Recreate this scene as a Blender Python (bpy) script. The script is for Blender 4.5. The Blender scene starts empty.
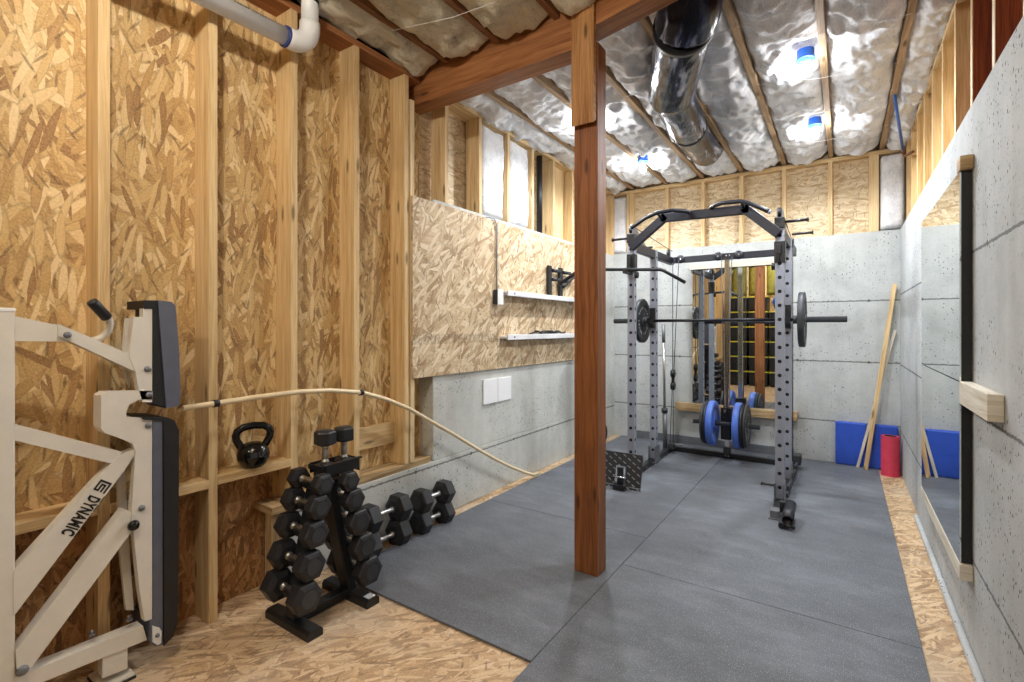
import bpy, bmesh, math, random
from mathutils import Vector, Matrix, noise
random.seed(7)
C = bpy.context.scene.collection  # noqa
PI = math.pi
# ------------------------------------------------------------------ camera maths (metres, z up, y into the room)
FPX, YAW, HOR, CX, CAMH = 492.2, math.radians(33.98), 328.0, 512.0, 1.38
FX, FY = -math.sin(YAW), math.cos(YAW)
RX, RY = math.cos(YAW), math.sin(YAW)
def wall_point(u, v, x):
    """(y, z) of a sight line where it meets the plane at this x."""
    a = (u-CX)/FPX
    dx, dy, dz = FX+a*RX, FY+a*RY, (HOR-v)/FPX
    t = x/dx
    return (dy*t, CAMH+dz*t)
def L(c):
    return tuple((x/255/12.92) if x/255 <= .04045 else (((x/255)+.055)/1.055)**2.4 for x in c)

# ------------------------------------------------------------------ material helpers
class G:
    def __init__(s, name):
        s.m = bpy.data.materials.new(name); s.m.use_nodes = True
        s.nt = s.m.node_tree; s.b = s.nt.nodes['Principled BSDF']
    def n(s, typ, ins=None, out=0, **props):
        nd = s.nt.nodes.new(typ)
        for k, v in props.items(): setattr(nd, k, v)
        for k, v in (ins or {}).items(): s.set(nd.inputs[k], v)
        return nd.outputs[out]
    def set(s, inp, v):
        if isinstance(v, bpy.types.NodeSocket): s.nt.links.new(v, inp)
        else:
            if inp.type == 'RGBA' and len(v) == 3: v = (*v, 1)
            inp.default_value = v
    def math(s, op, a, b=None, c=None, clamp=False):
        ins = {0: a}
        if b is not None: ins[1] = b
        if c is not None: ins[2] = c
        return s.n('ShaderNodeMath', ins, operation=op, use_clamp=clamp)
    def uv(s): return s.n('ShaderNodeTexCoord', out='UV')
    def mapping(s, vec, scale=(1,1,1), rot=(0,0,0), loc=(0,0,0)):
        return s.n('ShaderNodeMapping', {'Vector': vec, 'Scale': scale, 'Rotation': rot, 'Location': loc})
    def noise(s, vec, scale, detail=3, rough=.5, dist=0, out=0):
        return s.n('ShaderNodeTexNoise', {'Vector': vec, 'Scale': scale, 'Detail': detail, 'Roughness': rough, 'Distortion': dist}, out=out)
    def voro(s, vec, scale=1, out=0, rnd=1, feature='F1'):
        return s.n('ShaderNodeTexVoronoi', {'Vector': vec, 'Scale': scale, 'Randomness': rnd}, out=out, voronoi_dimensions='2D', feature=feature)
    def ramp(s, fac, stops, interp='LINEAR'):
        nd = s.nt.nodes.new('ShaderNodeValToRGB'); cr = nd.color_ramp; cr.interpolation = interp
        while len(cr.elements) < len(stops): cr.elements.new(.5)
        for e, (p, c) in zip(cr.elements, stops):
            e.position = p; e.color = (*c, 1) if len(c) == 3 else c
        s.set(nd.inputs[0], fac); return nd.outputs[0]
    def mix(s, fac, a, b, mode='MIX'):
        nd = s.nt.nodes.new('ShaderNodeMix'); nd.data_type = 'RGBA'; nd.blend_type = mode
        s.set(nd.inputs[0], fac); s.set(nd.inputs[6], a); s.set(nd.inputs[7], b); return nd.outputs[2]
    def step(s, v, lo, hi):
        return s.n('ShaderNodeMapRange', {'Value': v, 'From Min': lo, 'From Max': hi}, interpolation_type='SMOOTHSTEP')
    def sep(s, v):
        nd = s.nt.nodes.new('ShaderNodeSeparateXYZ'); s.set(nd.inputs[0], v); return nd.outputs
    def vadd(s, a, b, k):
        sc = s.n('ShaderNodeVectorMath', {0: b, 'Scale': k}, operation='SCALE')
        return s.n('ShaderNodeVectorMath', {0: a, 1: sc}, operation='ADD')
    def bump(s, h, strength=.3, dist=.01):
        s.set(s.b.inputs['Normal'], s.n('ShaderNodeBump', {'Height': h, 'Strength': strength, 'Distance': dist}))
    def done(s, col=None, rough=.6, metal=0, spec=None, **kw):
        if col is not None: s.set(s.b.inputs['Base Color'], col)
        s.set(s.b.inputs['Roughness'], rough); s.set(s.b.inputs['Metallic'], metal)
        if spec is not None: s.set(s.b.inputs['Specular IOR Level'], spec)
        for k, v in kw.items(): s.set(s.b.inputs[k.replace('_', ' ')], v)
        return s.m

def m_wood(name, light, mid, dark, knots=True, rough=.62, grime=0):
    g = G(name); uv = g.uv()
    w = g.vadd(uv, g.noise(g.mapping(uv, (1.2, 4, 1)), 2, 2, out=1), .05)
    fine = g.noise(g.mapping(w, (2.2, 70, 1)), 2, 4, .6)
    band = g.noise(g.mapping(w, (.8, 16, 1)), 2, 3)
    f = g.math('ADD', g.math('MULTIPLY', fine, .5), g.math('MULTIPLY', band, .5))
    col = g.ramp(f, [(.33, L(dark)), (.48, L(mid)), (.62, L(light))])
    if knots:
        vm = g.mapping(uv, (2.2, 9, 1))
        d = g.voro(vm, 1); r = g.sep(g.voro(vm, 1, out=1))[0]
        k = g.math('MULTIPLY', g.math('SUBTRACT', 1, g.step(d, .04, .14)), g.math('GREATER_THAN', r, .72))
        col = g.mix(g.math('MULTIPLY', k, .75), col, L([c*.5 for c in dark]))
    big = g.noise(uv, 1.3, 3)
    col = g.mix(g.step(big, .55, .8), col, g.mix(.5, col, L(dark)))
    if grime: col = g.mix(g.math('MULTIPLY', g.step(g.noise(uv, 3.5, 4), .5, .75), grime), col, L((60, 52, 44)))
    g.bump(fine, .15, .004)
    return g.done(col, rough, spec=.3)

def m_osb(name, tones, base, scale=1., dirt_shade=0, dirt_shade_col=(95, 90, 82), edge=.45, stamp=0, turn=0., spread=1.):
    """overlapping long wood flakes at many angles."""
    g = G(name); uv = g.uv()
    w = g.vadd(uv, g.noise(uv, 6, 4, .55, out=1), .028)
    col = g.ramp(g.noise(g.mapping(uv, (6, 40, 1)), 2, 4), [(.3, L(base[0])), (.7, L(base[1]))])
    h = g.noise(uv, 30, 2)
    angs = [.3, 2.1, 1.0, 2.7, 1.5, .6, 2.3, 1.25, 1.85, 1.6]
    for i, a in enumerate(angs):
        a = turn + 1.57 + (a-1.57)*spread
        ln, wd = [(6, 32), (7, 44), (5.5, 30), (8, 40), (6, 48), (5.5, 38), (7, 34), (10, 64), (6, 56), (7.5, 46)][i]
        vm = g.mapping(w, (ln*scale, wd*scale, 1), (0, 0, 0), (3.1*i, 7.7*i, 0))
        if a:
            rot = g.n('ShaderNodeVectorRotate', {'Vector': w, 'Angle': a}, rotation_type='Z_AXIS')
            vm = g.mapping(rot, (ln*scale, wd*scale, 1), (0, 0, 0), (3.1*i, 7.7*i, 0))
        d = g.voro(vm, 1); c = g.voro(vm, 1, out=1); sp = g.sep(c)
        on = g.math('MULTIPLY', g.math('GREATER_THAN', sp[0], .60), g.math('SUBTRACT', 1, g.step(d, .46, .52)))
        grain = g.noise(vm, 3, 2)
        tone = g.math('ADD', sp[1], g.math('MULTIPLY', g.math('SUBTRACT', grain, .5), .22))
        fc = g.ramp(tone, [(p, L(t)) for p, t in tones])
        rim = g.math('MULTIPLY', g.step(d, .36, .50), edge)  # shadow of overlapping flakes painted as a darker edge
        fc = g.mix(rim, fc, L([x*.55 for x in tones[0][1]]))
        col = g.mix(on, col, fc)
        h = g.mix(on, h, sp[2])
    # dark resinous slivers
    for an, off in ((1.0, 0), (2.2, 5.3), (1.65, 9.1)):
        vm = g.mapping(g.n('ShaderNodeVectorRotate', {'Vector': w, 'Angle': an}, rotation_type='Z_AXIS'), (11*scale, 80*scale, 1), (0, 0, 0), (off, off, 0))
        d = g.voro(vm, 1); sp = g.sep(g.voro(vm, 1, out=1))
        col = g.mix(g.math('MULTIPLY', g.math('GREATER_THAN', sp[0], .955), g.math('MULTIPLY', g.math('SUBTRACT', 1, g.step(d, .16, .36)), .7)), col, L([x*.5 for x in tones[0][1]]))
    col = g.mix(.25, col, g.ramp(g.noise(g.mapping(uv, (30, 30, 1)), 4, 3), [(.3, L(tones[0][1])), (.7, L(tones[-1][1]))]))
    if dirt_shade:  # dirt on the floor, painted ledge shade on the lower wall sheet
        col = g.mix(g.math('MULTIPLY', g.step(g.noise(uv, 2.2, 5, .62), .45, .72), dirt_shade), col, L(dirt_shade_col))
    if stamp:
        yy = g.sep(uv)[1]; band = g.math('LESS_THAN', g.math('ABSOLUTE', g.math('SUBTRACT', yy, stamp)), .035)
        ink = g.step(g.noise(g.mapping(uv, (70, 30, 1)), 1, 4, .8), .44, .56)
        col = g.mix(g.math('MULTIPLY', g.math('MULTIPLY', band, ink), .42), col, L((70, 60, 54)))
    g.bump(h, .22, .006)
    return g.done(col, .62, spec=.3)

def m_concrete(name, light, dark, joints=(), tie=.61, pits=1., tieoff=0.):
    g = G(name); uv = g.uv(); x, y, _ = g.sep(uv)
    a = g.noise(uv, 1.6, 6, .62); b = g.noise(uv, 9, 4, .6); c2 = g.noise(g.mapping(uv, (7, .8, 1)), 1.4, 3)
    f = g.math('ADD', g.math('ADD', g.math('MULTIPLY', a, .5), g.math('MULTIPLY', b, .25)), g.math('MULTIPLY', c2, .25))
    col = g.ramp(f, [(.36, L([c*.95 for c in dark])), (.51, L([(p+q)/2 for p, q in zip(light, dark)])), (.65, L(light))])
    col = g.mix(.3, col, g.ramp(g.noise(uv, 70, 3, .7), [(.3, L(dark)), (.7, L(light))]))
    hole = 0.0
    for sc, th, lo, st in ((26, .16, .70, 1.), (60, .2, .80, .8), (13, .09, .74, 1.)):
        vm = g.mapping(g.vadd(uv, g.noise(uv, 40, 2, out=1), .012), (sc*1.25, sc*.8, 1))
        d = g.voro(vm, 1); r = g.sep(g.voro(vm, 1, out=1))
        dens = g.step(g.noise(uv, 2.4, 3), .36, .6)
        k = g.math('MULTIPLY', g.math('GREATER_THAN', r[0], lo), g.math('SUBTRACT', 1, g.step(d, th*.55, th)))
        k = g.math('MULTIPLY', k, g.math('MULTIPLY', dens, st*pits))
        hole = g.math('MAXIMUM', k, hole)
    for z0 in joints:
        wob = g.math('MULTIPLY', g.math('SUBTRACT', g.noise(g.mapping(uv, (14, .01, 1)), 2, 5, .7), .5), .026)
        dd = g.math('ABSOLUTE', g.math('SUBTRACT', g.math('SUBTRACT', y, z0), wob))
        th = g.math('MULTIPLY', g.noise(g.mapping(uv, (9, .01, 1)), 3, 3, .7), .0125)
        ln = g.math('LESS_THAN', dd, th)
        px_ = g.math('MULTIPLY', g.math('SUBTRACT', g.math('FRACT', g.math('DIVIDE', g.math('ADD', x, tieoff), tie)), .5), tie)
        py_ = g.math('SUBTRACT', y, z0)
        rr = g.math('SQRT', g.math('ADD', g.math('MULTIPLY', px_, px_), g.math('MULTIPLY', py_, py_)))
        hole = g.math('MAXIMUM', hole, g.math('MULTIPLY', ln, .85))
        hole = g.math('MAXIMUM', hole, g.math('SUBTRACT', 1, g.step(rr, .010, .015)))
    col = g.mix(g.math('MULTIPLY', hole, .82), col, L((58, 56, 52)))
    g.bump(g.math('SUBTRACT', g.math('MULTIPLY', b, .3), hole), .35, .008)
    return g.done(col, .8, spec=.25)

def m_rubber(name):
    g = G(name); uv = g.uv()
    sm = g.noise(uv, 1.5, 5, .6); mid = g.noise(g.mapping(uv, (1.2, 3, 1)), 3, 4, .6)
    f = g.math('ADD', g.math('MULTIPLY', sm, .6), g.math('MULTIPLY', mid, .4))
    col = g.ramp(f, [(.34, L((58, 60, 65))), (.50, L((84, 87, 93))), (.67, L((122, 126, 134)))])
    for sc, th, lo in ((150, .28, .72), (80, .2, .86)):
        d = g.voro(uv, sc); r = g.sep(g.voro(uv, sc, out=1))
        k = g.math('MULTIPLY', g.math('GREATER_THAN', r[0], lo), g.math('SUBTRACT', 1, g.step(d, th*.6, th)))
        col = g.mix(g.math('MULTIPLY', k, .6), col, L((176, 182, 190)))
    n2 = g.noise(uv, 260, 2)
    col = g.mix(.35, col, g.ramp(n2, [(.35, L((60, 62, 68))), (.68, L((150, 155, 162)))]))
    g.bump(n2, .25, .003)
    return g.done(col, g.ramp(sm, [(.3, (.5,)*3), (.7, (.66,)*3)]), spec=.4)

def m_plain(name, rgb, rough=.5, metal=0, var=.12, bump=0, bs=80, spec=.5, **kw):
    g = G(name); uv = g.uv(); nz = g.noise(uv, 14, 4, .6)
    col = g.mix(nz, L([c*(1-var) for c in rgb]), L([min(255, c*(1+var)) for c in rgb]))
    if bump: g.bump(g.noise(uv, bs, 3), bump, .003)
    return g.done(col, rough, metal, spec, **kw)

def m_fluff(name, light, dark):
    g = G(name); co = g.n('ShaderNodeTexCoord', out='Object')
    a = g.noise(co, 7, 6, .65); b = g.noise(g.mapping(co, (40, 12, 20)), 2, 5, .7, 1.5)
    f = g.math('ADD', g.math('MULTIPLY', a, .55), g.math('MULTIPLY', b, .45))
    col = g.ramp(f, [(.32, L(dark)), (.5, L(light)), (.7, L([min(255, c*1.06) for c in light]))])  # grey shade of the folds mixed into the fibre colour
    g.bump(g.math('ADD', f, g.math('MULTIPLY', g.noise(co, 60, 4, .7), .5)), .55, .02)
    return g.done(col, .95, spec=0)

W = m_wood
M = {}
M['stud'] = W('pine_stud', (224, 197, 150), (208, 177, 127), (178, 142, 95))
M['stud_pale'] = W('pale_pine_stud', (228, 205, 165), (212, 184, 138), (176, 140, 92))
M['joist'] = W('old_joist', (188, 160, 126), (162, 134, 102), (116, 92, 66), grime=.35)
M['joist_red'] = W('red_joist', (152, 106, 70), (128, 86, 54), (92, 60, 38))
M['post'] = W('stained_post', (158, 100, 58), (134, 82, 45), (88, 52, 30), rough=.5)
M['beam'] = W('beam_wood', (172, 118, 74), (148, 96, 57), (108, 66, 38), rough=.55)
M['scab'] = W('scab_wood', (190, 144, 92), (166, 118, 70), (124, 82, 46))
M['red'] = W('cedar_board', (150, 74, 38), (122, 56, 27), (80, 34, 16))
M['lumber'] = W('weathered_lumber', (198, 174, 134), (168, 140, 100), (124, 96, 62))
M['white_lumber'] = W('pale_lumber', (224, 218, 204), (206, 198, 180), (176, 164, 140), knots=False)
M['osb'] = m_osb('osb_gold', [(.05, (144, 102, 58)), (.25, (190, 151, 94)), (.55, (213, 179, 120)), (.95, (238, 214, 164))], ((174, 134, 82), (206, 170, 112)), .68)
M['osb_low'] = m_osb('osb_shaded', [(.05, (104, 70, 40)), (.3, (150, 104, 62)), (.55, (174, 126, 78)), (.95, (198, 154, 104))], ((126, 84, 50), (162, 116, 70)), dirt_shade=.35, dirt_shade_col=(70, 62, 42))  # shade below the ledge put into darker, redder flakes and blotches
M['osb_pale'] = m_osb('osb_pale', [(.05, (148, 116, 80)), (.3, (192, 164, 126)), (.55, (212, 188, 152)), (.95, (230, 212, 182))], ((176, 146, 106), (208, 182, 144)), .66, stamp=1.30, turn=.7, spread=1.35)
M['osb_back'] = m_osb('osb_back', [(.03, (176, 148, 108)), (.3, (208, 184, 146)), (.55, (221, 202, 168)), (.95, (234, 219, 190))], ((204, 178, 138), (222, 202, 164)), .9, edge=.3, turn=1.5)
M['osb_floor'] = m_osb('osb_floor', [(.05, (140, 110, 80)), (.3, (184, 150, 114)), (.55, (206, 174, 134)), (.95, (224, 198, 162))], ((160, 126, 90), (198, 166, 126)), .95, dirt_shade=.6, dirt_shade_col=(182, 166, 146), edge=.3, turn=.6, spread=1.3)
M['conc'] = m_concrete('concrete_back', (196, 199, 198), (164, 167, 165), (.43, 1.04, 1.65), tieoff=.1)
M['conc_l'] = m_concrete('concrete_left', (210, 211, 206), (176, 177, 172), (.385,), tieoff=.3)
M['conc_r'] = m_concrete('concrete_right', (196, 199, 200), (164, 167, 167), (.40, 1.03, 1.70), pits=1.5, tieoff=.2)
M['rubber'] = m_rubber('rubber_mat')
M['white'] = m_plain('cream_paint', (212, 206, 194), .42, var=.04)
M['white_pl'] = m_plain('white_plastic', (226, 226, 224), .35, var=.04)
M['shelfwhite'] = m_plain('white_shelf', (222, 222, 224), .45, var=.04)
M['bone'] = m_plain('pex_pipe', (226, 206, 168), .4, var=.06)
M['black'] = m_plain('black_paint', (24, 25, 28), .42, var=.15)
M['navy'] = m_plain('black_powder_coat', (22, 23, 33), .45, var=.12)
M['vinyl'] = m_plain('black_vinyl', (27, 26, 28), .42, var=.2, bump=.15, bs=300)
M['vinyl_grey'] = m_plain('slate_vinyl', (88, 92, 106), .5, var=.12, bump=.15, bs=260)
M['rubhex'] = m_plain('dumbbell_rubber', (33, 33, 37), .48, var=.2, bump=.2, bs=200)
M['gloss'] = m_plain('black_enamel', (16, 15, 15), .12, var=.15)
M['chrome'] = m_plain('chrome', (205, 205, 208), .18, 1, var=.05)
M['chrome_dull'] = m_plain('knurled_steel', (186, 184, 180), .34, 1, var=.1, bump=.3, bs=400)
M['silver'] = m_plain('silver_coat', (146, 151, 164), .45, .2, var=.05)
M['silver_dk'] = m_plain('grey_steel', (120, 122, 126), .45, .5, var=.1)
M['iron'] = m_plain('grey_cast_iron', (62, 64, 68), .5, .3, var=.15, bump=.2)
M['blue'] = m_plain('blue_bumper', (80, 116, 206), .45, var=.06)
M['blue_mat'] = m_plain('blue_vinyl_mat', (44, 84, 192), .5, var=.08)
M['pink'] = m_plain('pink_foam', (212, 66, 92), .55, var=.08)
M['label_grey'] = m_plain('label_silver', (170, 172, 176), .5, var=.05)
M['bluebox'] = m_plain('blue_box_plastic', (40, 96, 190), .4, var=.06)
M['pexblue'] = m_plain('blue_pex', (34, 92, 176), .35, var=.06)
M['copper'] = m_plain('copper_pipe', (112, 76, 56), .35, .8, var=.15)
M['yellow'] = m_plain('yellow_lid', (206, 194, 60), .4, var=.05)
M['tote'] = m_plain('black_tote', (30, 31, 34), .45, var=.1)
M['tarp'] = m_plain('blue_tarp', (40, 96, 214), .4, var=.15, bump=.6, bs=18)
M['fluff'] = m_fluff('white_insulation', (230, 232, 236), (180, 184, 192))
M['fluff_warm'] = m_fluff('insulation_warm_lit', (214, 204, 180), (160, 146, 118))  # white batts tinted with the front room's warm light
M['fluff_yel'] = m_fluff('yellow_insulation', (134, 128, 64), (98, 90, 38))
M['dark'] = m_plain('dark_cavity', (20, 19, 18), .8, var=.1)
M['print'] = m_plain('black_print', (22, 20, 20), .6, var=.05)
M['cardb'] = m_plain('white_board', (236, 236, 238), .6, var=.02)
def m_duct():
    g = G('duct_wrap'); uv = g.uv()
    f = g.noise(g.mapping(g.vadd(uv, g.noise(uv, 5, 3, out=1), .06), (1.6, 8, 1)), 1.4, 4, .55)
    col = g.ramp(f, [(.47, L((14, 15, 26))), (.54, L((48, 52, 76))), (.60, L((150, 154, 170))), (.74, L((214, 216, 222)))])
    g.bump(f, .6, .02)
    return g.done(col, .22, .55)
M['duct'] = m_duct()
def m_mirror():
    g = G('mirror_glass')
    return g.done((.80, .84, .83), .0, 1.0)
M['mirror'] = m_mirror()
def m_tread():
    g = G('tread_plate'); uv = g.uv()
    a = g.mapping(uv, (17, 24, 1), (0, 0, .75))
    x, y, _ = g.sep(a)
    fx = g.math('ABSOLUTE', g.math('SUBTRACT', g.math('FRACT', x), .5)); fy = g.math('ABSOLUTE', g.math('SUBTRACT', g.math('FRACT', y), .5))
    k = g.math('MULTIPLY', g.math('LESS_THAN', fx, .30), g.math('LESS_THAN', fy, .085))
    g.bump(k, .8, .006)
    return g.done(g.mix(k, L((52, 53, 57)), L((140, 142, 148))), .42, .4)
M['tread'] = m_tread()
def m_emit(name, rgb, st):
    g = G(name); g.set(g.b.inputs['Emission Color'], rgb); g.set(g.b.inputs['Emission Strength'], st)
    return g.done((.9, .9, .9), .4)
M['bulb_cool'] = m_emit('bulb_cool', (1, .98, .95), 40)
M['bulb_warm'] = m_emit('bulb_warm', (1, .88, .70), 40)

# ------------------------------------------------------------------ mesh builder
class MB:
    def __init__(s): s.v = []; s.f = []; s.uv = []; s.mi = []; s.sm = []
    def quad(s, pts, uvs=None, mi=0, smooth=False):
        b = len(s.v); s.v += [Vector(p) for p in pts]; s.f.append(tuple(range(b, b+len(pts)))); s.uv.append(uvs); s.mi.append(mi); s.sm.append(smooth)
        return s
    def obox(s, c, size, R=None, mi=0, grain=None):
        """box of this size about c, turned by R; texture runs along the longest side."""
        R = R or Matrix.Identity(3); c = Vector(c); h = [x/2 for x in size]
        g = grain if grain is not None else max(range(3), key=lambda i: size[i])
        ou, ov = (random.uniform(-40, 40), random.uniform(-40, 40)) if grain != 'world' else (0, 0)
        b = len(s.v); loc = []
        for x in (-1, 1):
            for y in (-1, 1):
                for z in (-1, 1):
                    p = Vector((x*h[0], y*h[1], z*h[2])); loc.append(p); s.v.append(c + R @ p)
        for ids, ax in (((0,1,3,2),0), ((4,6,7,5),0), ((0,4,5,1),1), ((2,3,7,6),1), ((0,2,6,4),2), ((1,5,7,3),2)):
            o = [i for i in range(3) if i != ax]
            if grain == 'world':
                u = []
                for i in ids:
                    p = s.v[b+i]
                    u.append((p[0], p[1]) if ax == 2 else ((p[1], p[2]) if ax == 0 else (p[0], p[2])))
            else:
                if g in o: a0, a1 = g, [i for i in o if i != g][0]
                else: a0, a1 = o
                u = [(loc[i][a0]+ou, loc[i][a1]+ov) for i in ids]
            s.f.append(tuple(b+i for i in ids)); s.uv.append(u); s.mi.append(mi); s.sm.append(False)
        return s
    def box(s, lo, hi, mi=0, grain=None):
        return s.obox([(a+b)/2 for a, b in zip(lo, hi)], [abs(b-a) for a, b in zip(lo, hi)], None, mi, grain)
    def bar(s, a, b, w, h, up=(0, 0, 1), mi=0):
        """rectangular bar from a to b; h along up, w across."""
        a, b = Vector(a), Vector(b); d = b-a; x = d.normalized(); z = Vector(up); z = (z - x*z.dot(x)).normalized(); y = z.cross(x)
        R = Matrix((x, y, z)).transposed()
        return s.obox((a+b)/2, (d.length, w, h), R, mi, 0)
    def prism(s, poly, axis, a, b, mi=0, smooth=False):
        """polygon in the plane across axis, from a to b along it."""
        def P(p, t):
            return (t, p[0], p[1]) if axis == 0 else ((p[0], t, p[1]) if axis == 1 else (p[0], p[1], t))
        n = len(poly)
        area = sum(poly[i][0]*poly[(i+1) % n][1]-poly[(i+1) % n][0]*poly[i][1] for i in range(n))
        if area < 0: poly = poly[::-1]
        if axis == 1: poly = poly[::-1]
        s.quad([P(p, b) for p in poly], [tuple(p) for p in poly], mi)
        s.quad([P(p, a) for p in poly[::-1]], [tuple(p) for p in poly[::-1]], mi)
        t = 0
        for i in range(n):
            p, q = poly[i], poly[(i+1) % n]; l = math.hypot(p[0]-q[0], p[1]-q[1])
            s.quad([P(p, a), P(q, a), P(q, b), P(p, b)], [(t, 0), (t+l, 0), (t+l, b-a), (t, b-a)], mi, smooth); t += l
        return s
    def rings(s, rings, mi=0, caps=True, smooth=True, closed=False):
        b = len(s.v); n = len(rings[0])
        for r in rings: s.v += [Vector(p) for p in r]
        dist = [0]
        for i in range(1, len(rings)): dist.append(dist[-1] + (Vector(rings[i][0])-Vector(rings[i-1][0])).length + 1e-5)
        m = len(rings)
        circ = sum((Vector(rings[m//2][j])-Vector(rings[m//2][(j+1) % n])).length for j in range(n))
        for i in range(m if closed else m-1):
            i2 = (i+1) % m
            for j in range(n):
                j2 = (j+1) % n
                s.f.append((b+i*n+j, b+i*n+j2, b+i2*n+j2, b+i2*n+j))
                u0, u1 = dist[i], (dist[i2] if i2 else dist[i]+.05)
                s.uv.append([(u0, j/n*circ), (u0, (j+1)/n*circ), (u1, (j+1)/n*circ), (u1, j/n*circ)]); s.mi.append(mi); s.sm.append(smooth)
        if caps and not closed:
            s.f.append(tuple(b+j for j in reversed(range(n)))); s.uv.append(None); s.mi.append(mi); s.sm.append(False)
            s.f.append(tuple(b+(m-1)*n+j for j in range(n))); s.uv.append(None); s.mi.append(mi); s.sm.append(False)
        return s
    def tube(s, path, r, seg=12, mi=0, caps=True, closed=False, wob=None):
        P = [Vector(p) for p in path]; rr = r if isinstance(r, (list, tuple)) else [r]*len(P)
        out = []; prev = None; n = len(P)
        for i, p in enumerate(P):
            if closed: t = P[(i+1) % n]-P[i-1]
            else: t = (P[min(i+1, n-1)]-P[max(i-1, 0)])
            t.normalize()
            if prev is None:
                a = Vector((0, 0, 1)) if abs(t.z) < .9 else Vector((1, 0, 0)); x = (a-t*a.dot(t)).normalized()
            else: x = (prev - t*prev.dot(t)).normalized()
            prev = x; y = t.cross(x)
            ring = []
            for k in range(seg):
                q = 2*PI*k/seg; rad = rr[i]*(wob(i, k, p) if wob else 1)
                ring.append(p + (x*math.cos(q)+y*math.sin(q))*rad)
            out.append(ring)
        return s.rings(out, mi, caps, True, closed)
    def lathe(s, prof, c, axis=(0, 0, 1), seg=24, mi=0, smooth=True, phase=0.):
        """prof: (radius, distance along axis)."""
        ax = Vector(axis).normalized(); a = Vector((0, 0, 1)) if abs(ax.z) < .9 else Vector((1, 0, 0))
        x = (a-ax*a.dot(ax)).normalized(); y = ax.cross(x); c = Vector(c)
        return s.rings([[c+ax*h+(x*math.cos(2*PI*k/seg+phase)+y*math.sin(2*PI*k/seg+phase))*max(r, 1e-4) for k in range(seg)] for r, h in prof], mi, True, smooth)
    def cyl(s, a, b, r, seg=16, mi=0):
        a, b = Vector(a), Vector(b); return s.lathe([(r, 0), (r, (b-a).length)], a, b-a, seg, mi)
    def build(s, name, mats, parent=None, bevel=0, sub=0, loc=None, segs=2):
        me = bpy.data.meshes.new(name); o = bpy.data.objects.new(name, me); C.objects.link(o)
        if parent is not None: org = world_loc(parent)
        elif loc is not None: org = Vector(loc)
        else:
            lo = [min(v[i] for v in s.v) for i in range(3)]; hi = [max(v[i] for v in s.v) for i in range(3)]
            org = Vector(((lo[0]+hi[0])/2, (lo[1]+hi[1])/2, lo[2]))
        me.from_pydata([tuple(v-org) for v in s.v], [], s.f)
        uvl = me.uv_layers.new(name='UVMap')
        for p, uv in zip(me.polygons, s.uv):
            if uv is None:
                nn = p.normal; ax = max(range(3), key=lambda i: abs(nn[i])); k = [i for i in range(3) if i != ax]
                uv = [(s.v[i][k[0]], s.v[i][k[1]]) for i in s.f[p.index]]
            for li, q in zip(p.loop_indices, uv): uvl.data[li].uv = q
        for p, mi, sm in zip(me.polygons, s.mi, s.sm): p.material_index = mi; p.use_smooth = sm
        for m in (mats if isinstance(mats, (list, tuple)) else [mats]): me.materials.append(m)
        bm = bmesh.new(); bm.from_mesh(me); bmesh.ops.recalc_face_normals(bm, faces=bm.faces); bm.to_mesh(me); bm.free()
        if parent is not None: o.parent = parent; o['_w'] = 1
        else: o.location = org
        if bevel:
            b = o.modifiers.new('bevel', 'BEVEL'); b.width = bevel; b.segments = segs; b.limit_method = 'ANGLE'; b.angle_limit = .7
        if sub:
            q = o.modifiers.new('sub', 'SUBSURF'); q.levels = sub; q.render_levels = sub
        if '_w' in o: del o['_w']
        return o
def world_loc(o):
    p = Vector(o.location)
    while o.parent: o = o.parent; p += Vector(o.location)
    return p
def tag(o, label=None, cat=None, group=None, kind=None):
    if label: o['label'] = label
    if cat: o['category'] = cat
    if group: o['group'] = group
    if kind: o['kind'] = kind
    return o
def empty(name, loc, label=None, cat=None, group=None, kind=None):
    o = bpy.data.objects.new(name, None); C.objects.link(o); o.location = loc; o.empty_display_size = .1
    return tag(o, label, cat, group, kind)
def copy_tree(o, loc=None, rot=None, label=None, parent=None):
    c = o.copy(); C.objects.link(c)
    if parent is not None: c.parent = parent
    if loc is not None: c.location = loc
    if rot is not None: c.rotation_euler = rot
    if label: c['label'] = label
    for ch in list(o.children): copy_tree(ch, parent=c)
    return c
def box_part(name, lo, hi, m, parent=None, bevel=0, grain=None):
    return MB().box(lo, hi, 0, grain).build(name, m, parent, bevel)

# ================================================================== SETTING
XL, XS, XR, XP = -2.45, -2.59, .45, .49     # left stud faces, left sheathing, right concrete, right stud faces
YB, YN = 6.0, -1.75                          # back wall, wall behind the camera
ZC, ZP, ZJ = 2.33, 3.09, 3.13                # top of concrete, underside of top plates, underside of joists
PY = 2.50                                    # front of the post

fl = box_part('floor', (-2.75, YN-.1, -.05), (.75, YB+.2, 0), M['osb_floor'], None, 0, 'world'); tag(fl, kind='structure')

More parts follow.
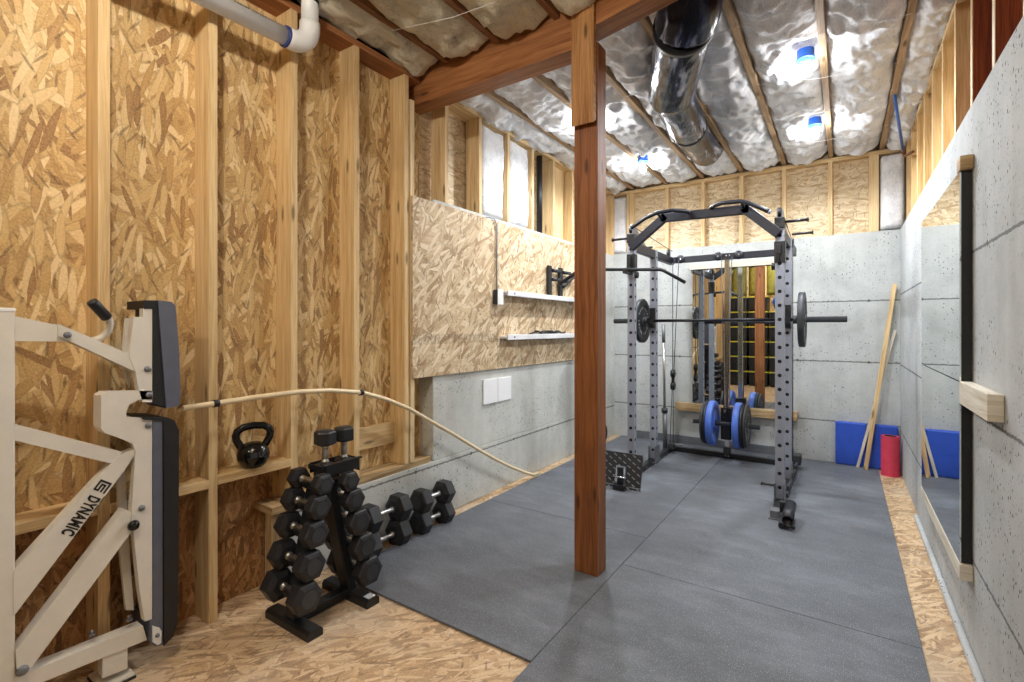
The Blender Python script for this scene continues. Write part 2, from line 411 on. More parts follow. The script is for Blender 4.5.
# ---- left wall
wl = empty('wall_left', (XL, 2, 0), kind='structure')
box_part('sheathing', (XS-.012, YN, .62), (XS, 1.50, 3.2), M['osb'], wl, 0, 'world')
box_part('sheathing', (XS-.012, 1.50, .40), (XS, 2.62, 3.2), M['osb'], wl, 0, 'world')
box_part('lower_sheathing', (XS-.014, YN, 0), (XS-.002, 1.5, .62), M['osb_low'], wl, 0, 'world')  # sheet coloured darker to paint the shade under the blocking
ys = [.70+.41*k for k in range(-6, 5)]
for y in ys:
    z0 = 0 if y < 1.3 else .46
    box_part('stud', (XS, y, z0), (XL, y+.04, ZP), M['stud'], wl, .002)
box_part('stud', (XS, 2.392, .46), (XL+.004, 2.43, 2.94), M['stud_pale'], wl, .002)
box_part('top_plate', (XS, YN, ZP), (XL, 2.49, ZP+.04), M['beam'], wl, .002)
for i in range(-6, 3):
    a, b = .70+.41*i+.04, .70+.41*(i+1)
    if i < 2: box_part('blocking', (XS, a, .632+.008*(i % 2)), (XL+.004, b, .672+.008*(i % 2)), M['stud'], wl, .002)
box_part('blocking', (XS, 1.974, .60), (XS+.045, 2.338, .74), M['stud'], wl, .002)
box_part('bottom_plate', (XS+.005, 1.52, .42), (XL-.004, 2.60, .46), M['lumber'], wl, .002)
box_part('blocking', (XL-.04, 1.405, 0), (XL+.012, 1.50, .42), M['lumber'], wl, .002)
box_part('blocking', (XL-.14, 1.40, .42), (XL+.03, 1.515, .458), M['lumber'], wl, .002)
box_part('lower_concrete', (-2.95, 1.46, 0), (XL, YB+.2, .42), M['conc_l'], wl, .006, 'world')
box_part('concrete', (-2.95, 2.62, .42), (XL, YB+.2, ZC-.02), M['conc_l'], wl, .006, 'world')
box_part('cavity_board', (-2.66, 2.55, ZC-.1), (XS-.02, YB+.1, 3.2), M['osb_back'], wl, 0, 'world')
for y in (2.747, 3.16, 3.565, 3.975, 4.385, 4.80, 5.21, 5.62, 5.96):
    box_part('stud', (XS, y, ZC-.02), (XL, y+.038, ZP), M['stud_pale'], wl, .002)
box_part('top_plate', (XS-.06, 2.60, ZP), (XL, YB, ZP+.038), M['stud_pale'], wl, .002)

def pillow(name, parent, m, axis, fixed, a0, a1, b0, b1, na, nb, depth, amp, seed, edge=.05):
    """lumpy fibre batt: a grid over (a, b) swelling towards +depth of the fixed axis."""
    rows = []
    for i in range(na+1):
        row = []
        for j in range(nb+1):
            a = a0+(a1-a0)*i/na; b = b0+(b1-b0)*j/nb
            ea = min(a-a0, a1-a)/edge; eb = min(b-b0, b1-b)/edge
            e = min(1, max(0, min(ea, eb))); e = math.sqrt(e*(2-e)) if e < 1 else 1
            p = Vector((a*5+seed, b*5, seed*1.7))
            nz = noise.fractal(p, 1, 2.1, 4) + .7*(1-abs(noise.noise(Vector((a*4.2, b*3.1+seed, 3)))) * 2)*.6
            nz += .35*noise.noise(Vector((a*22, b*17, seed)))
            h = depth*e + amp*nz*min(1, e+.15)
            row.append((a, b, fixed + h))
        rows.append(row)
    mb = MB()
    def P(t):
        a, b, h = t
        return (h, a, b) if axis == 0 else ((a, h, b) if axis == 1 else (a, b, h))
    idx = {}
    for i, row in enumerate(rows):
        for j, t in enumerate(row): idx[i, j] = len(mb.v); mb.v.append(Vector(P(t)))
    for i in range(na):
        for j in range(nb):
            ids = (idx[i, j], idx[i+1, j], idx[i+1, j+1], idx[i, j+1])
            mb.f.append(ids); mb.uv.append(None); mb.mi.append(0); mb.sm.append(True)
    return mb.build(name, m, parent)
for y0, y1, sd in ((3.20, 3.56, 1), (3.605, 3.972, 5)):
    pillow('insulation_batt', wl, M['fluff'], 0, XS+.01, y0, y1, ZC-.02, ZP, 14, 28, .11, .018, sd)
box_part('filler_panel', (XS+.03, 4.425, ZC-.02), (XS+.045, 4.80, ZP), M['stud'], wl, 0)

# ---- back wall
wb = empty('wall_back', (-1, YB, 0), kind='structure')
box_part('concrete', (-2.95, YB, 0), (.8, YB+.2, ZC), M['conc'], wb, .006, 'world')
box_part('sheathing', (-2.6, YB+.09, ZC), (.8, YB+.105, 3.2), M['osb_back'], wb, 0, 'world')
for x in (-2.55, -2.29, -2.245, -1.80, -1.385, -.97, -.55, -.135, .205, .245):
    box_part('stud', (x, YB, ZC), (x+.04, YB+.09, ZP-.01), M['stud_pale'], wb, .002)
box_part('top_plate', (-2.6, YB, ZP-.01), (.6, YB+.09, ZP+.03), M['stud_pale'], wb, .002)
pillow('insulation_batt', wb, M['fluff'], 1, YB+.08, -2.50, -2.30, ZC, ZP-.02, 10, 28, -.07, -.012, 3)
pillow('insulation_batt', wb, M['fluff'], 1, YB+.085, .29, .50, ZC, ZP-.02, 10, 28, -.13, -.02, 8)

# ---- right wall
wr = empty('wall_right', (XR, 3, 0), kind='structure')
box_part('concrete', (XR, YN-.1, 0), (XR+.3, YB, ZC), M['conc_r'], wr, .006, 'world')
box_part('footing_lip', (XR-.03, .2, 0), (XR, 4.6, .03), M['conc_r'], wr, .012, 'world')
for k in range(-5, 8):
    y = 3.06+.405*k
    m = MB(); m.box((XP+.003, y, ZC), (XP+.14, y+.038, ZP)); m.box((XP, y, ZC), (XP+.003, y+.038, ZP), 1)  # thin pale front strip paints the light on each stud edge
    m.build('stud', [M['red' if y < 3.2 else 'stud'], M['stud_pale']], wr)
box_part('top_plate', (XP, YN, ZP), (XP+.14, YB, ZP+.04), M['stud_pale'], wr, .002)
box_part('rim_board', (XP+.14, YN, ZC), (XP+.16, 3.47, 3.2), M['red'], wr)
box_part('sheathing', (XP+.10, 3.50, ZC), (XP+.16, YB, 3.2), M['stud'], wr)

# ---- wall behind the camera (seen only in the mirrors)
wn = empty('wall_rear', (-1, YN, 0), kind='structure')
box_part('sheathing', (-2.7, YN-.12, 0), (.8, YN-.10, 3.2), M['osb'], wn, 0, 'world')
for k in range(8):
    x = -2.45+.41*k
    box_part('stud', (x, YN-.10, 0), (x+.04, YN, ZP), M['stud'], wn, .002)
for k in range(7):
    x = -2.41+.41*k
    pillow('insulation_batt', wn, M['fluff_yel'], 1, YN-.09, x, x+.37, 2.2, ZP, 8, 20, .07, .015, 20+k)

# ---- ceiling
ce = empty('ceiling', (-1, 2, ZJ), kind='structure')
box_part('subfloor', (-2.75, YN-.12, ZJ+.26), (.8, YB+.2, ZJ+.28), M['joist'], ce)
JX = [.31-.42*k for k in range(8)]
for x in JX:
    if x < XL-.1: continue
    box_part('joist', (x-.02, 2.645, ZJ), (x+.02, YB+.05, ZJ+.24), M['joist'], ce, .002)
    box_part('joist', (x-.02, YN, ZJ+.03), (x+.02, 2.495, ZJ+.27), M['joist_red'], ce, .002)
edges = [.56] + [x for x in JX if x > XL] + [XL-.1]
LIGHTS = [(-.205, 3.70), (-.205, 4.95), (-1.735, 5.02), (-1.745, 3.75)]
for k in range(len(edges)-1):
    x1, x0 = edges[k]-.018, edges[k+1]+.018
    def batt(y0, y1, ny, base, m, sd):
        nx = 22; mb = MB(); ids = {}
        for j in range(ny+1):
            for i in range(nx+1):
                x = x0+(x1-x0)*i/nx; y = y0+(y1-y0)*j/ny
                t = i/nx; e = min(t, 1-t)*2; e = math.sqrt(max(0, e*(2-e)))
                p = Vector((x*5+sd, y*4.2, sd*1.3))
                nz = noise.fractal(p, 1, 2.1, 5)
                fold = 1-abs(noise.noise(Vector((x*2.4+sd, y*4.5, .5))))*2.2
                z = base - .045*e - .044*nz - .034*max(0, fold)*e - .028*(1-abs(noise.noise(Vector((x*13, y*10, sd))))*2.2)*e - .008*noise.noise(Vector((x*34, y*27, sd)))
                if abs(y-y0) < .02 or abs(y-y1) < .02: z += .02
                for lx, ly in LIGHTS:
                    d = math.hypot(x-lx, y-ly)
                    if d < .2: z = max(z, base+.05 - .10*(d/.2)**2)
                if y > 2.3 and y < 5.2:
                    f = (y-2.3)/2.8; dx = -.58-.52*f
                    d = abs(x-dx)
                    if d < .17: z = max(z, 3.185-.05*d/.17 - .03*nz - .03*max(0, fold))
                ids[i, j] = len(mb.v); mb.v.append(Vector((x, y, z)))
        for j in range(ny):
            for i in range(nx):
                mb.f.append((ids[i, j], ids[i+1, j], ids[i+1, j+1], ids[i, j+1])); mb.uv.append(None); mb.mi.append(0); mb.sm.append(True)
        mb.build('insulation_batt', m, ce)
    batt(2.65, YB, 200, ZJ+.055, M['fluff'], 3+k*2.7)
    batt(YN, 2.48, 110, ZJ+.085, M['fluff_warm'], 40+k*2.7)
wm = MB()
for k, (x0, y0, x1, y1) in enumerate(((-.95, 3.1, .3, 3.0), (-.54, 3.9, .3, 4.1), (-.54, 4.7, .3, 4.55), (-.96, 4.2, -.54, 4.5), (-.12, 3.45, .31, 3.5), (-1.8, 3.4, -1.0, 3.6), (-.55, 5.4, .35, 5.3), (-2.2, 2.0, -1.4, 2.15), (-1.8, 1.6, -1.0, 1.8))):
    wm.tube([(x0, y0, ZJ-.006), ((x0+x1)/2, (y0+y1)/2, ZJ-.03), (x1, y1, ZJ-.006)], .0016, 6)
wm.build('support_wire', M['white_pl'], ce)

# ---- beam
bm_ = box_part('ceiling_beam', (-2.62, PY, 2.955), (-1.20, PY+.14, 3.20), M['beam'], None, .004); tag(bm_, kind='structure')
m = MB(); m.bar((-1.195, PY+.075, 3.16), (.60, PY+.07-.39, 3.16), .14, .245); tag(m.build('ceiling_beam', M['beam'], None, .004), kind='structure')

# ================================================================== POST
XPL, XPR = -1.262, -1.122
po = empty('support_post', (-1.19, PY+.045, .012), 'red-brown stained wooden post standing on the rubber floor under the ceiling beam', 'post')
box_part('shaft', (XPL, PY, .012), (XPR+.003, PY+.115, 2.955), M['post'], po, .004)
sc = MB(); sc.prism([(PY-.038, 2.50), (PY-.001, 2.525), (PY-.001, 3.18), (PY-.038, 3.18)], 0, XPL+.002, XPR-.004)
tag(sc.build('scab_board', M['scab'], po, .002), 'lighter board nailed on front of the post top')

# ================================================================== FLOOR MATS
mats = [((-1.065, .30), (.28, 1.49), 'dark grey speckled rubber mat in front of the post beside the bare wood floor'),
        ((-1.065, 1.49), (.28, 2.72), 'dark grey rubber mat just inside the post beside the right bare strip'),
        ((-1.065, 2.72), (.28, 4.36), 'dark grey rubber mat in front of the right leg of the power rack'),
        ((-1.065, 4.36), (.28, YB), 'dark grey rubber mat at the back wall below the blue folded mat'),
        ((-2.35, 1.72), (-1.065, 3.15), 'dark grey rubber mat beside the row of stacked dumbbells'),
        ((-2.35, 3.15), (-1.065, 4.58), 'dark grey rubber mat under the tread foot plate, left of the post'),
        ((-2.35, 4.58), (-1.065, YB), 'dark grey rubber mat at the back left corner under the rack rear')]
for (a, b), (c, d), lab in mats:
    mb = MB(); g = .0015
    mb.box((a+g, b+g, 0), (c-g, d-g, .012), 0, 'world')
    tag(mb.build('floor_mat', M['rubber'], None, .002), lab, 'floor mat', 'rubber floor mats')

# ================================================================== LEFT WALL THINGS
panels = [((2.40, 3.392), 'pale strand board panel screwed to the left wall, nearer one beside the last gold stud'),
          ((3.396, 4.83), 'pale strand board panel on the left wall carrying the two white shelves')]
for (a, b), lab in panels:
    tag(box_part('strand_board_panel', (XL+.0045, a, 1.035), (XL+.017, b, 2.283), M['osb_pale'], None, .001, 'world'), lab, 'wall panel', 'pale strand boards')
XF = XL+.017
# outlet box with conduit
ob = empty('outlet_box', (XF, 3.36, 1.62), 'grey outlet box with white cover and a thin grey conduit above, left of the shelves', 'outlet')
box_part('box_body', (XF+.001, 3.325, 1.58), (XF+.05, 3.395, 1.70), M['iron'], ob, .003)
box_part('cover_plate', (XF+.05, 3.320, 1.575), (XF+.056, 3.40, 1.705), M['white_pl'], ob, .002)
cp = [(XF+.012, 3.36, 1.70), (XF+.012, 3.36, 2.22)]+[(XF+.012, 3.36-.05*(1-math.cos(k*.26)), 2.22+.075*math.sin(k*.26)) for k in range(1, 6)]+[(XL+.01, 3.28, 2.30)]*2
MB().tube(cp[:-1]+[(XL-.004, 3.25, 2.298), (XL-.03, 3.20, 2.31)], .006, 8).build('conduit', M['silver'], ob)
for z, lab in ((1.665, 'upper white metal wall shelf holding the black bracket arms'), (1.29, 'lower white metal wall shelf with black straps lying on it')):
    s = empty('wall_shelf', (XF, 4.1, z), lab, 'shelf', 'white wall shelves')
    box_part('board', (XF, 3.43, z), (XF+.075, 4.82, z+.02), M['shelfwhite'], s, .002)
    box_part('lip', (XF+.07, 3.43, z-.012), (XF+.082, 4.82, z+.034), M['shelfwhite'], s, .003)
    MB().cyl((XF+.081, 3.53, z+.012), (XF+.084, 3.53, z+.012), .008, 12).build('hole', M['dark'], s)
# bracket arms standing on the upper shelf
for i, (y, lab) in enumerate(((4.20, 'black steel bracket arm standing on the upper shelf, the one nearer the outlet'), (4.43, 'black steel bracket arm standing on the upper shelf, close behind the post edge'))):
    b = empty('bracket_arm', (XF+.08, y, 1.686), lab, 'bracket', 'black brackets on the upper shelf')
    box_part('upright_plate', (XF+.012, y, 1.686), (XF+.04, y+.06, 1.995), M['black'], b, .004)
    m = MB(); m.tube([(XF+.04, y+.06, 1.95), (XF+.04, y+.215, 1.955)], .018, 12); m.tube([(XF+.04, y+.06, 1.86), (XF+.04, y+.215, 1.87)], .016, 12)
    if i: m.tube([(XF+.04, y+.05, 1.80), (XF+.04, y+.32, 1.93)], .016, 12)
    m.build('arm', M['navy'], b)
st = MB()
for k in range(5):
    pts = [(XF+.028+.008*(k % 3)+.014*math.sin(q*.9+k), 3.86+.12*k*.6+q*.045, 1.321+.028*abs(math.sin(q*.55+k*1.3))) for q in range(10)]
    st.tube(pts, .010, 8)
tag(st.build('strap_bundle', M['black'], None), 'tangle of black straps lying on the lower white shelf', 'straps')
# white covers over a hole in the concrete
for (a, b, t), lab in (((3.203, 3.40, .012), 'blank white cover board on the left concrete wall, nearer the bent pipe'), ((3.412, 3.612, .008), 'blank white cover board on the left concrete wall, right one of the pair')):
    tag(box_part('cover_board', (XL+.001, a, .752), (XL+.001+t, b, .955), M['cardb'], None, .002), lab, 'cover', 'white covers on the concrete')
# drain pipe
xp = -2.37
pv = empty('drain_pipe', (xp, 1.5, 2.87), 'white plastic drain pipe running under the ceiling and turning up at its elbow', 'pipe')
MB().tube([(xp, -1.6, 2.80), (xp, 1.44, 2.872)], .044, 24).build('straight_run', M['white_pl'], pv)
el = [(xp, 1.44, 2.872)]+[(xp, 1.47+.11*math.sin(q*PI/16), 2.872+.11-.11*math.cos(q*PI/16)) for q in range(0, 9)]+[(xp, 1.58, 3.01)]
MB().tube(el, .052, 24).build('elbow', M['white_pl'], pv)
MB().tube([(xp, 1.58, 3.0), (xp, 1.58, 3.30)], .044, 24).build('riser', M['white_pl'], pv)
m = MB(); m.tube([(xp, 1.435, 2.872), (xp, 1.447, 2.872)], .0535, 24); m.build('primer_ring', m_plain('blue_primer', (44, 60, 120), .4), pv)
m = MB(); m.tube([(xp, 1.58, 3.115), (xp, 1.58, 3.135)], .047, 24); m.build('hanger_strap', M['black'], pv)
m = MB()
for k in range(34):
    y = .92+.012*k; z = 2.80+.072*(y+1.6)/3.04
    if k in (9, 20, 27): continue
    if k == 10: m.build('lettering', M['print'], pv); m = MB(); continue
    hh = .011 if k < 9 else .005
    a = .55
    m.obox((xp+.0442*math.cos(a), y, z+.0442*math.sin(a)), (.001, .006+.003*((k*7) % 3)/2, hh), Matrix.Rotation(-a, 3, 'Y'))
m.build('lettering', M['print'], pv)
# bent flexible pipe hung along the studs
fp = [(-2.36, y, z) for y, z in ((.965, 1.034), (1.10, 1.038), (1.30, 1.045), (1.52, 1.046), (1.70, 1.034), (1.91, 1.000), (2.10, .938), (2.30, .85), (2.50, .737), (2.75, .598), (3.00, .452), (3.25, .312), (3.50, .185), (3.72, .085), (3.85, .035), (3.95, .026))]
fx = empty('bent_pipe', (-2.36, 2, 1.0), 'long cream plastic pipe bowing from the left studs down to the mat edge', 'pipe')
MB().tube(fp, .013, 12).build('tube', M['bone'], fx)
for y, z in ((1.10, 1.038), (1.91, 1.0)):
    cl = MB().tube([(-2.36, y-.012, z), (-2.36, y+.012, z)], .017, 12).build('clamp', M['black'], fx)
    MB().tube([(-2.36, y+.02, z-.002), (-2.405, y+.02, z-.002), (XL+.002, y+.02, z-.002)], .006, 8).build('hook', M['black'], cl)
# black vent pipe in the framing
tag(MB().tube([(-2.515, 4.22, ZC-.02), (-2.515, 4.22, ZP)], .03, 20).build('vent_pipe', M['black'], None), 'black vertical pipe between the upper studs above the pale strand board', 'pipe')

# ================================================================== KETTLEBELL
ky, kz, kx = 1.330, .681, -2.47
kb = empty('kettlebell', (kx, ky, kz), 'glossy black kettlebell standing on the wooden stud ledge', 'kettlebell')
pr = [(.0, 0), (.050, 0), (.056, .004), (.074, .022), (.087, .052), (.090, .078), (.084, .106), (.066, .130), (.040, .146), (.0, .15)]
KS = .84
MB().lathe([(r*KS, h*KS) for r, h in pr], (kx, ky, kz), (0, 0, 1), 32).build('body', M['gloss'], kb)
hp = []
for t in ((-.052, .105), (-.072, .135), (-.090, .168), (-.095, .196), (-.086, .222), (-.056, .241), (0, .248), (.056, .241), (.086, .222), (.095, .196), (.090, .168), (.072, .135), (.052, .105)):
    hp.append((kx+t[0]*.25*KS, ky+t[0]*.97*KS, kz+t[1]*KS))
MB().tube(hp, .0185, 16).build('handle', M['gloss'], kb)
def text_mesh(txt, size, mat4, name, m, parent, extrude=.0006, spacing=1.0):
    cu = bpy.data.curves.new(name, 'FONT'); cu.body = txt; cu.size = size; cu.extrude = extrude; cu.align_x = 'CENTER'; cu.align_y = 'CENTER'; cu.space_character = spacing; cu.offset = .0022
    tmp = bpy.data.objects.new(name+'_tmp', cu); C.objects.link(tmp)
    dg = bpy.context.evaluated_depsgraph_get(); me = bpy.data.meshes.new_from_object(tmp.evaluated_get(dg))
    bpy.data.objects.remove(tmp); bpy.data.curves.remove(cu)
    T = Matrix.Translation(-world_loc(parent)) @ mat4; me.transform(T); me.name = name
    o = bpy.data.objects.new(name, me); C.objects.link(o); o.parent = parent; me.materials.clear(); me.materials.append(m)
    return o
a = .28
ax_y = Vector((math.sin(-a)*-0.0+.28*0, 0, 0))
yv = Vector((.367, .93, 0)).normalized(); nv = Vector((.93, -.367, 0)).normalized(); zv = Vector((0, 0, 1))
Mt = Matrix(((yv.x, zv.x, nv.x, kx+nv.x*.0735+yv.x*.012), (yv.y, zv.y, nv.y, ky+nv.y*.0735+yv.y*.012), (yv.z, zv.z, nv.z, kz+.070), (0, 0, 0, 1)))
text_mesh('20 LB', .028, Mt, 'raised_lettering', M['iron'], kb, .003)

# ================================================================== DUMBBELLS AND RACK
def make_dumbbell(R, hl, grip, label, group):
    """hex dumbbell along local x: R hex radius, hl head length, grip clear handle length."""
    d = empty('dumbbell', (0, 0, 0), label, 'dumbbell', group)
    for s in (-1, 1):
        m = MB(); x0 = s*grip/2
        m.lathe([(R*.62, 0), (R*.98, R*.16), (R, R*.2), (R, hl-R*.2), (R*.94, hl-R*.1), (R*.66, hl)], (x0, 0, 0), (s, 0, 0), 6, smooth=False, phase=PI/6)
        hd = m.build('head', M['rubhex'], d, .003)
        MB().lathe([(R*.50, 0), (R*.50, .0015), (R*.1, .0015)], (x0+s*hl, 0, 0), (s, 0, 0), 20, smooth=False).build('end_badge', M['iron'], hd)
    MB().lathe([(.019, -grip/2-.004), (.019, -grip/2+.012), (.0135, -grip/2+.016), (.0155, -grip*.2), (.017, 0), (.0155, grip*.2), (.0135, grip/2-.016), (.019, grip/2-.012), (.019, grip/2+.004)], (0, 0, 0), (1, 0, 0), 16).build('handle', M['chrome_dull'], d)
    return d
NX, NY, FXX, FYY = -2.115, 1.325, -2.125, 1.640    # feet middles
dr = empty('dumbbell_rack', (-2.12, 1.47, 0), 'black A-frame dumbbell tower standing on the strand board floor', 'rack')
Ad = Vector((.0, 1, 0)); top = Vector((-2.12, 1.47, .745))
def foot(y, x0, x1):
    m = MB(); m.prism([(y-.038, 0), (y+.038, 0), (y+.038, .030), (y+.026, .042), (y-.026, .042), (y-.038, .030)], 0, x0, x1)
    return m.build('foot', M['black'], dr, .003)
foot(NY, -2.285, -1.945); foot(FYY, -2.295, -1.935)
box_part('foot_sticker', (-1.985, FYY-.022, .0425), (-1.942, FYY+.022, .0433), M['label_grey'], dr)
box_part('cross_bar', (-2.15, NY+.03, .008), (-2.09, FYY-.03, .05), M['black'], dr, .003)
for y0, y1 in ((NY+.004, 1.440), (FYY-.004, 1.512)):
    m = MB(); m.bar((-2.12, y0, .04), (-2.12, y1, .60), .072, .05, up=(0, 1, 0)); m.build('leg', M['black'], dr, .004)
m = MB(); m.box((-2.062, 1.455, .665), (-2.054, 1.652, .716)); m.box((-2.186, 1.455, .665), (-2.178, 1.652, .716)); m.prism([(1.445, .716), (1.662, .716), (1.662, .723), (1.445, .723)], 0, -2.064, -2.044); m.box((-2.178, 1.655, .65), (-2.062, 1.660, .716)); m.box((-2.178, 1.442, .69), (-2.062, 1.446, .716)); m.box((-2.135, 1.56, .58), (-2.105, 1.572, .66)); m.build('top_tray', M['black'], dr, .002)
groupR = 'black hex dumbbells on the A-frame tower'
tiers = [(.135, .076, .082), (.268, .071, .078), (.40, .066, .072), (.516, .060, .066), (.612, .052, .060)]
words5 = ['bottom', 'second lowest', 'middle', 'second highest', 'topmost']
prot = {}
for k, (z, R, hl) in enumerate(tiers):
    f = (z-.04)/.70
    for side, (y0, yt) in enumerate(((NY, 1.462), (FYY, 1.488))):
        yl = y0+(yt-y0)*f; sgn = -1 if side == 0 else 1
        z = tiers[k][0]+(.028 if side == 0 else 0); y = yl+sgn*((.036 if k < 4 else .03) if side == 0 else .05)
        lab = '%s black hex dumbbell on the %s leg of the A-frame tower' % (words5[k], ('kettlebell-side' if side == 0 else 'mat-side'))
        if k not in prot:
            d = make_dumbbell(R, hl, .126, lab, groupR); prot[k] = d
        else: d = copy_tree(prot[k], label=lab)
        d.location = (-2.108 if side == 0 else -2.12, y, z+.012); d.rotation_euler = (0, 0, 0.0)
        m = MB(); m.prism([(y-sgn*.03, z-.05), (y-sgn*.03, z+.0), (y+sgn*.004, z-.010), (y+sgn*.022, z+.012), (y+sgn*.028, z+.010), (y+sgn*.012, z-.022)], 0, -2.14, -2.10)
        m.build('saddle', M['black'], dr, .002)
d0 = make_dumbbell(.054, .074, .086, 'small hex dumbbell standing upright on the tower tray, on its kettlebell side', 'dumbbells standing on the tower tray')
d0.location = (-2.12, 1.497, .759); d0.rotation_euler = (0, PI/2, .25)
d1 = copy_tree(d0, (-2.12, 1.607, .759), (0, PI/2, -.1), 'small hex dumbbell standing upright on the tower tray, mat-side one')
gs = 'hex dumbbells stacked on the floor by the left wall'
big = make_dumbbell(.090, .102, .14, 'hex dumbbell on the floor beside the A-frame tower, lower of its stack', gs)
big.location = (-2.360, 2.085, .0779); big.rotation_euler = (0, 0, PI/2)
copy_tree(big, (-2.362, 2.09, .2345), (0, 0, PI/2), 'hex dumbbell lying on another, upper of the stack beside the A-frame tower')
med = make_dumbbell(.084, .095, .13, 'hex dumbbell on the floor, lower of the farther stack along the left wall', gs)
med.location = (-2.355, 2.515, .0727); med.rotation_euler = (0, 0, PI/2)
copy_tree(med, (-2.357, 2.52, .2185), (0, 0, PI/2), 'hex dumbbell lying on another, upper of the farther stack along the left wall')

# ================================================================== WEIGHT MACHINE
XM = -2.33
def sp(*pts): return [wall_point(u, v, XM) for u, v in pts]
wmch = empty('weight_machine', (XM-.03, .62, 0), 'cream painted exercise machine with black pads standing against the left wall', 'exercise machine')
def mpart(name, pts, m, x0=XM-.05, x1=XM, bevel=.004):
    mb = MB(); mb.prism(sp(*pts), 0, x0, x1); return mb.build(name, m, wmch, bevel)
(y0, _), (y1, _) = sp((-12, 400), (15, 400))
box_part('column', (XM-.06, y0, .0), (XM+.004, y1, sp((15, 310))[0][1]), M['white'], wmch, .005)
box_part('column_cap', (XM-.062, y0-.002, sp((15, 312))[0][1]), (XM+.006, y1+.001, sp((15, 308))[0][1]), M['white_pl'], wmch, .003)
mpart('top_gusset', [(14, 316), (57, 325), (73, 331), (73, 342), (55, 341.5), (14, 341)], M['white'])
mpart('arm', [(57, 324), (72, 330), (135, 357), (135, 372), (73, 343), (57, 336)], M['white'], XM-.045, XM+.012)
mpart('pad_plate', [(132, 317), (141.5, 317), (141.5, 308.5), (150.5, 308.5), (150.5, 402), (141, 402), (137, 389), (134, 372), (128, 356)], M['white'], XM-.02, XM+.016, .002)
mpart('pad_plate', [(128, 356), (132, 318), (136, 318), (136, 389), (132, 380)], M['white'], XM-.075, XM-.06, .002)
mpart('hinge_bracket', [(99.7, 395), (106, 391), (145, 390.5), (151, 391), (151, 399), (137, 399.5), (128, 404), (124.5, 411), (125, 417), (150.5, 418), (150.5, 618), (143, 620), (138, 590), (130, 512), (134, 451), (131, 443), (114, 436), (104, 433), (99.7, 428)], M['white'], XM-.02, XM+.016, .003)
mpart('hinge_bracket', [(100, 396), (106, 392), (110, 392), (110, 435), (104, 433), (100, 428)], M['white'], XM-.07, XM-.02, .002)
mpart('bracket_flange', [(124, 470), (131, 470), (136, 560), (140, 615), (132, 615), (124.6, 544)], M['white'], XM-.08, XM-.06, .002)
mpart('upper_pad', [(142, 300.5), (155, 300.5), (163, 407), (151, 402.5), (150.5, 309), (142, 309)], M['vinyl'], XM-.155, XM+.018, .006)
mpart('upper_pad_cushion', [(155.6, 300.5), (169, 302), (173, 306), (176.5, 350), (177.8, 385), (177, 405), (164, 408)], M['vinyl_grey'], XM-.165, XM+.024, .010)
mpart('lower_pad', [(151.2, 418), (160.5, 417), (161, 643), (155, 645), (148, 641), (148, 618), (151.2, 618)], M['vinyl_grey'], XM-.155, XM+.018, .005)
mpart('lower_pad_cushion', [(139, 416.5), (165, 417), (172, 420), (176.5, 430), (176, 560), (175, 622), (171, 634), (161.6, 644), (161.2, 420), (141, 419)], M['vinyl'], XM-.165, XM+.024, .010)
mpart('pad_clip', [(150, 624), (157, 626), (159, 629), (158.5, 641), (155, 643), (150, 640)], M['white_pl'], XM+.018, XM+.026, .001)
mpart('upper_brace', [(13, 424), (13, 440), (115, 464.5), (122, 452)], M['white'])
mpart('text_brace', [(13, 571), (118, 456), (134, 449), (134, 455), (124, 470), (13, 616)], M['white'], XM-.045, XM+.006)
mpart('lower_brace', [(15, 650), (123, 509), (131, 512), (138.5, 520.5), (32, 664.6), (26, 671), (16, 668)], M['white'], XM-.04, XM+.010)
mpart('bottom_rail', [(-12, 690), (14, 678), (143, 626), (147, 640), (43, 682), (-12, 706)], M['white'], XM-.06, XM)
mpart('foot_tube', [(103, 653), (128, 644), (128, 669), (103, 679)], M['white'], XM-.055, XM-.005)
(fy0, _), (fy1, _) = sp((100, 680), (134, 680))
box_part('foot_plate', (XM-.13, fy0, .010), (XM+.012, fy1, .020), M['white'], wmch, .002)
box_part('foot_pad', (XM-.135, fy0-.003, 0), (XM+.016, fy1+.003, .010), M['black'], wmch, .002)
def bolt(u, v, x=XM+.016, r=.012):
    y, z = wall_point(u, v, XM); m = MB()
    m.lathe([(r, 0), (r, .003), (r*.8, .008), (r*.3, .010)], (x, y, z), (1, 0, 0), 16)
    m.build('bolt', M['silver_dk'], wmch)
for u, v in ((66, 335), (146, 369), (147, 394.5), (146.5, 425), (140, 507)): bolt(u, v)
bolt(21.5, 669.5, XM+.010, .017); bolt(154.5, 633, XM+.026, .008)
MB().lathe([(.0, 0), (.016, .003), (.021, .014), (.016, .026), (.0, .031)], (XM+.012, *wall_point(131, 524, XM)), (1, 0, 0), 20).build('knob', M['gloss'], wmch)
for u, v in ((94.5, 638), (132, 623)):
    y, z = wall_point(u, v, XM); m = MB(); m.cyl((XM-.03, y, z-.004), (XM-.03, y, z+.02), .005, 8); m.lathe([(.011, 0), (.011, .008)], (XM-.03, y, z-.002), (0, 0, 1), 6, smooth=False); m.build('rail_bolt', M['silver_dk'], wmch)
hy = [wall_point(u, v, XM) for u, v in ((94, 341), (103, 337), (108.5, 331), (109, 324), (106, 317))]
MB().tube([(XM-.02+.01*i, *p) for i, p in enumerate(hy)], .0125, 14).build('handle_bar', M['white'], wmch)
g0, g1 = wall_point(105.5, 318.5, XM), wall_point(87, 301, XM)
MB().lathe([(.013, 0), (.0185, .004), (.0185, .075), (.0165, .085), (.004, .088)], (XM+.022, *g0), (.02, g1[0]-g0[0], g1[1]-g0[1]), 18).build('handle_grip', M['black'], wmch)
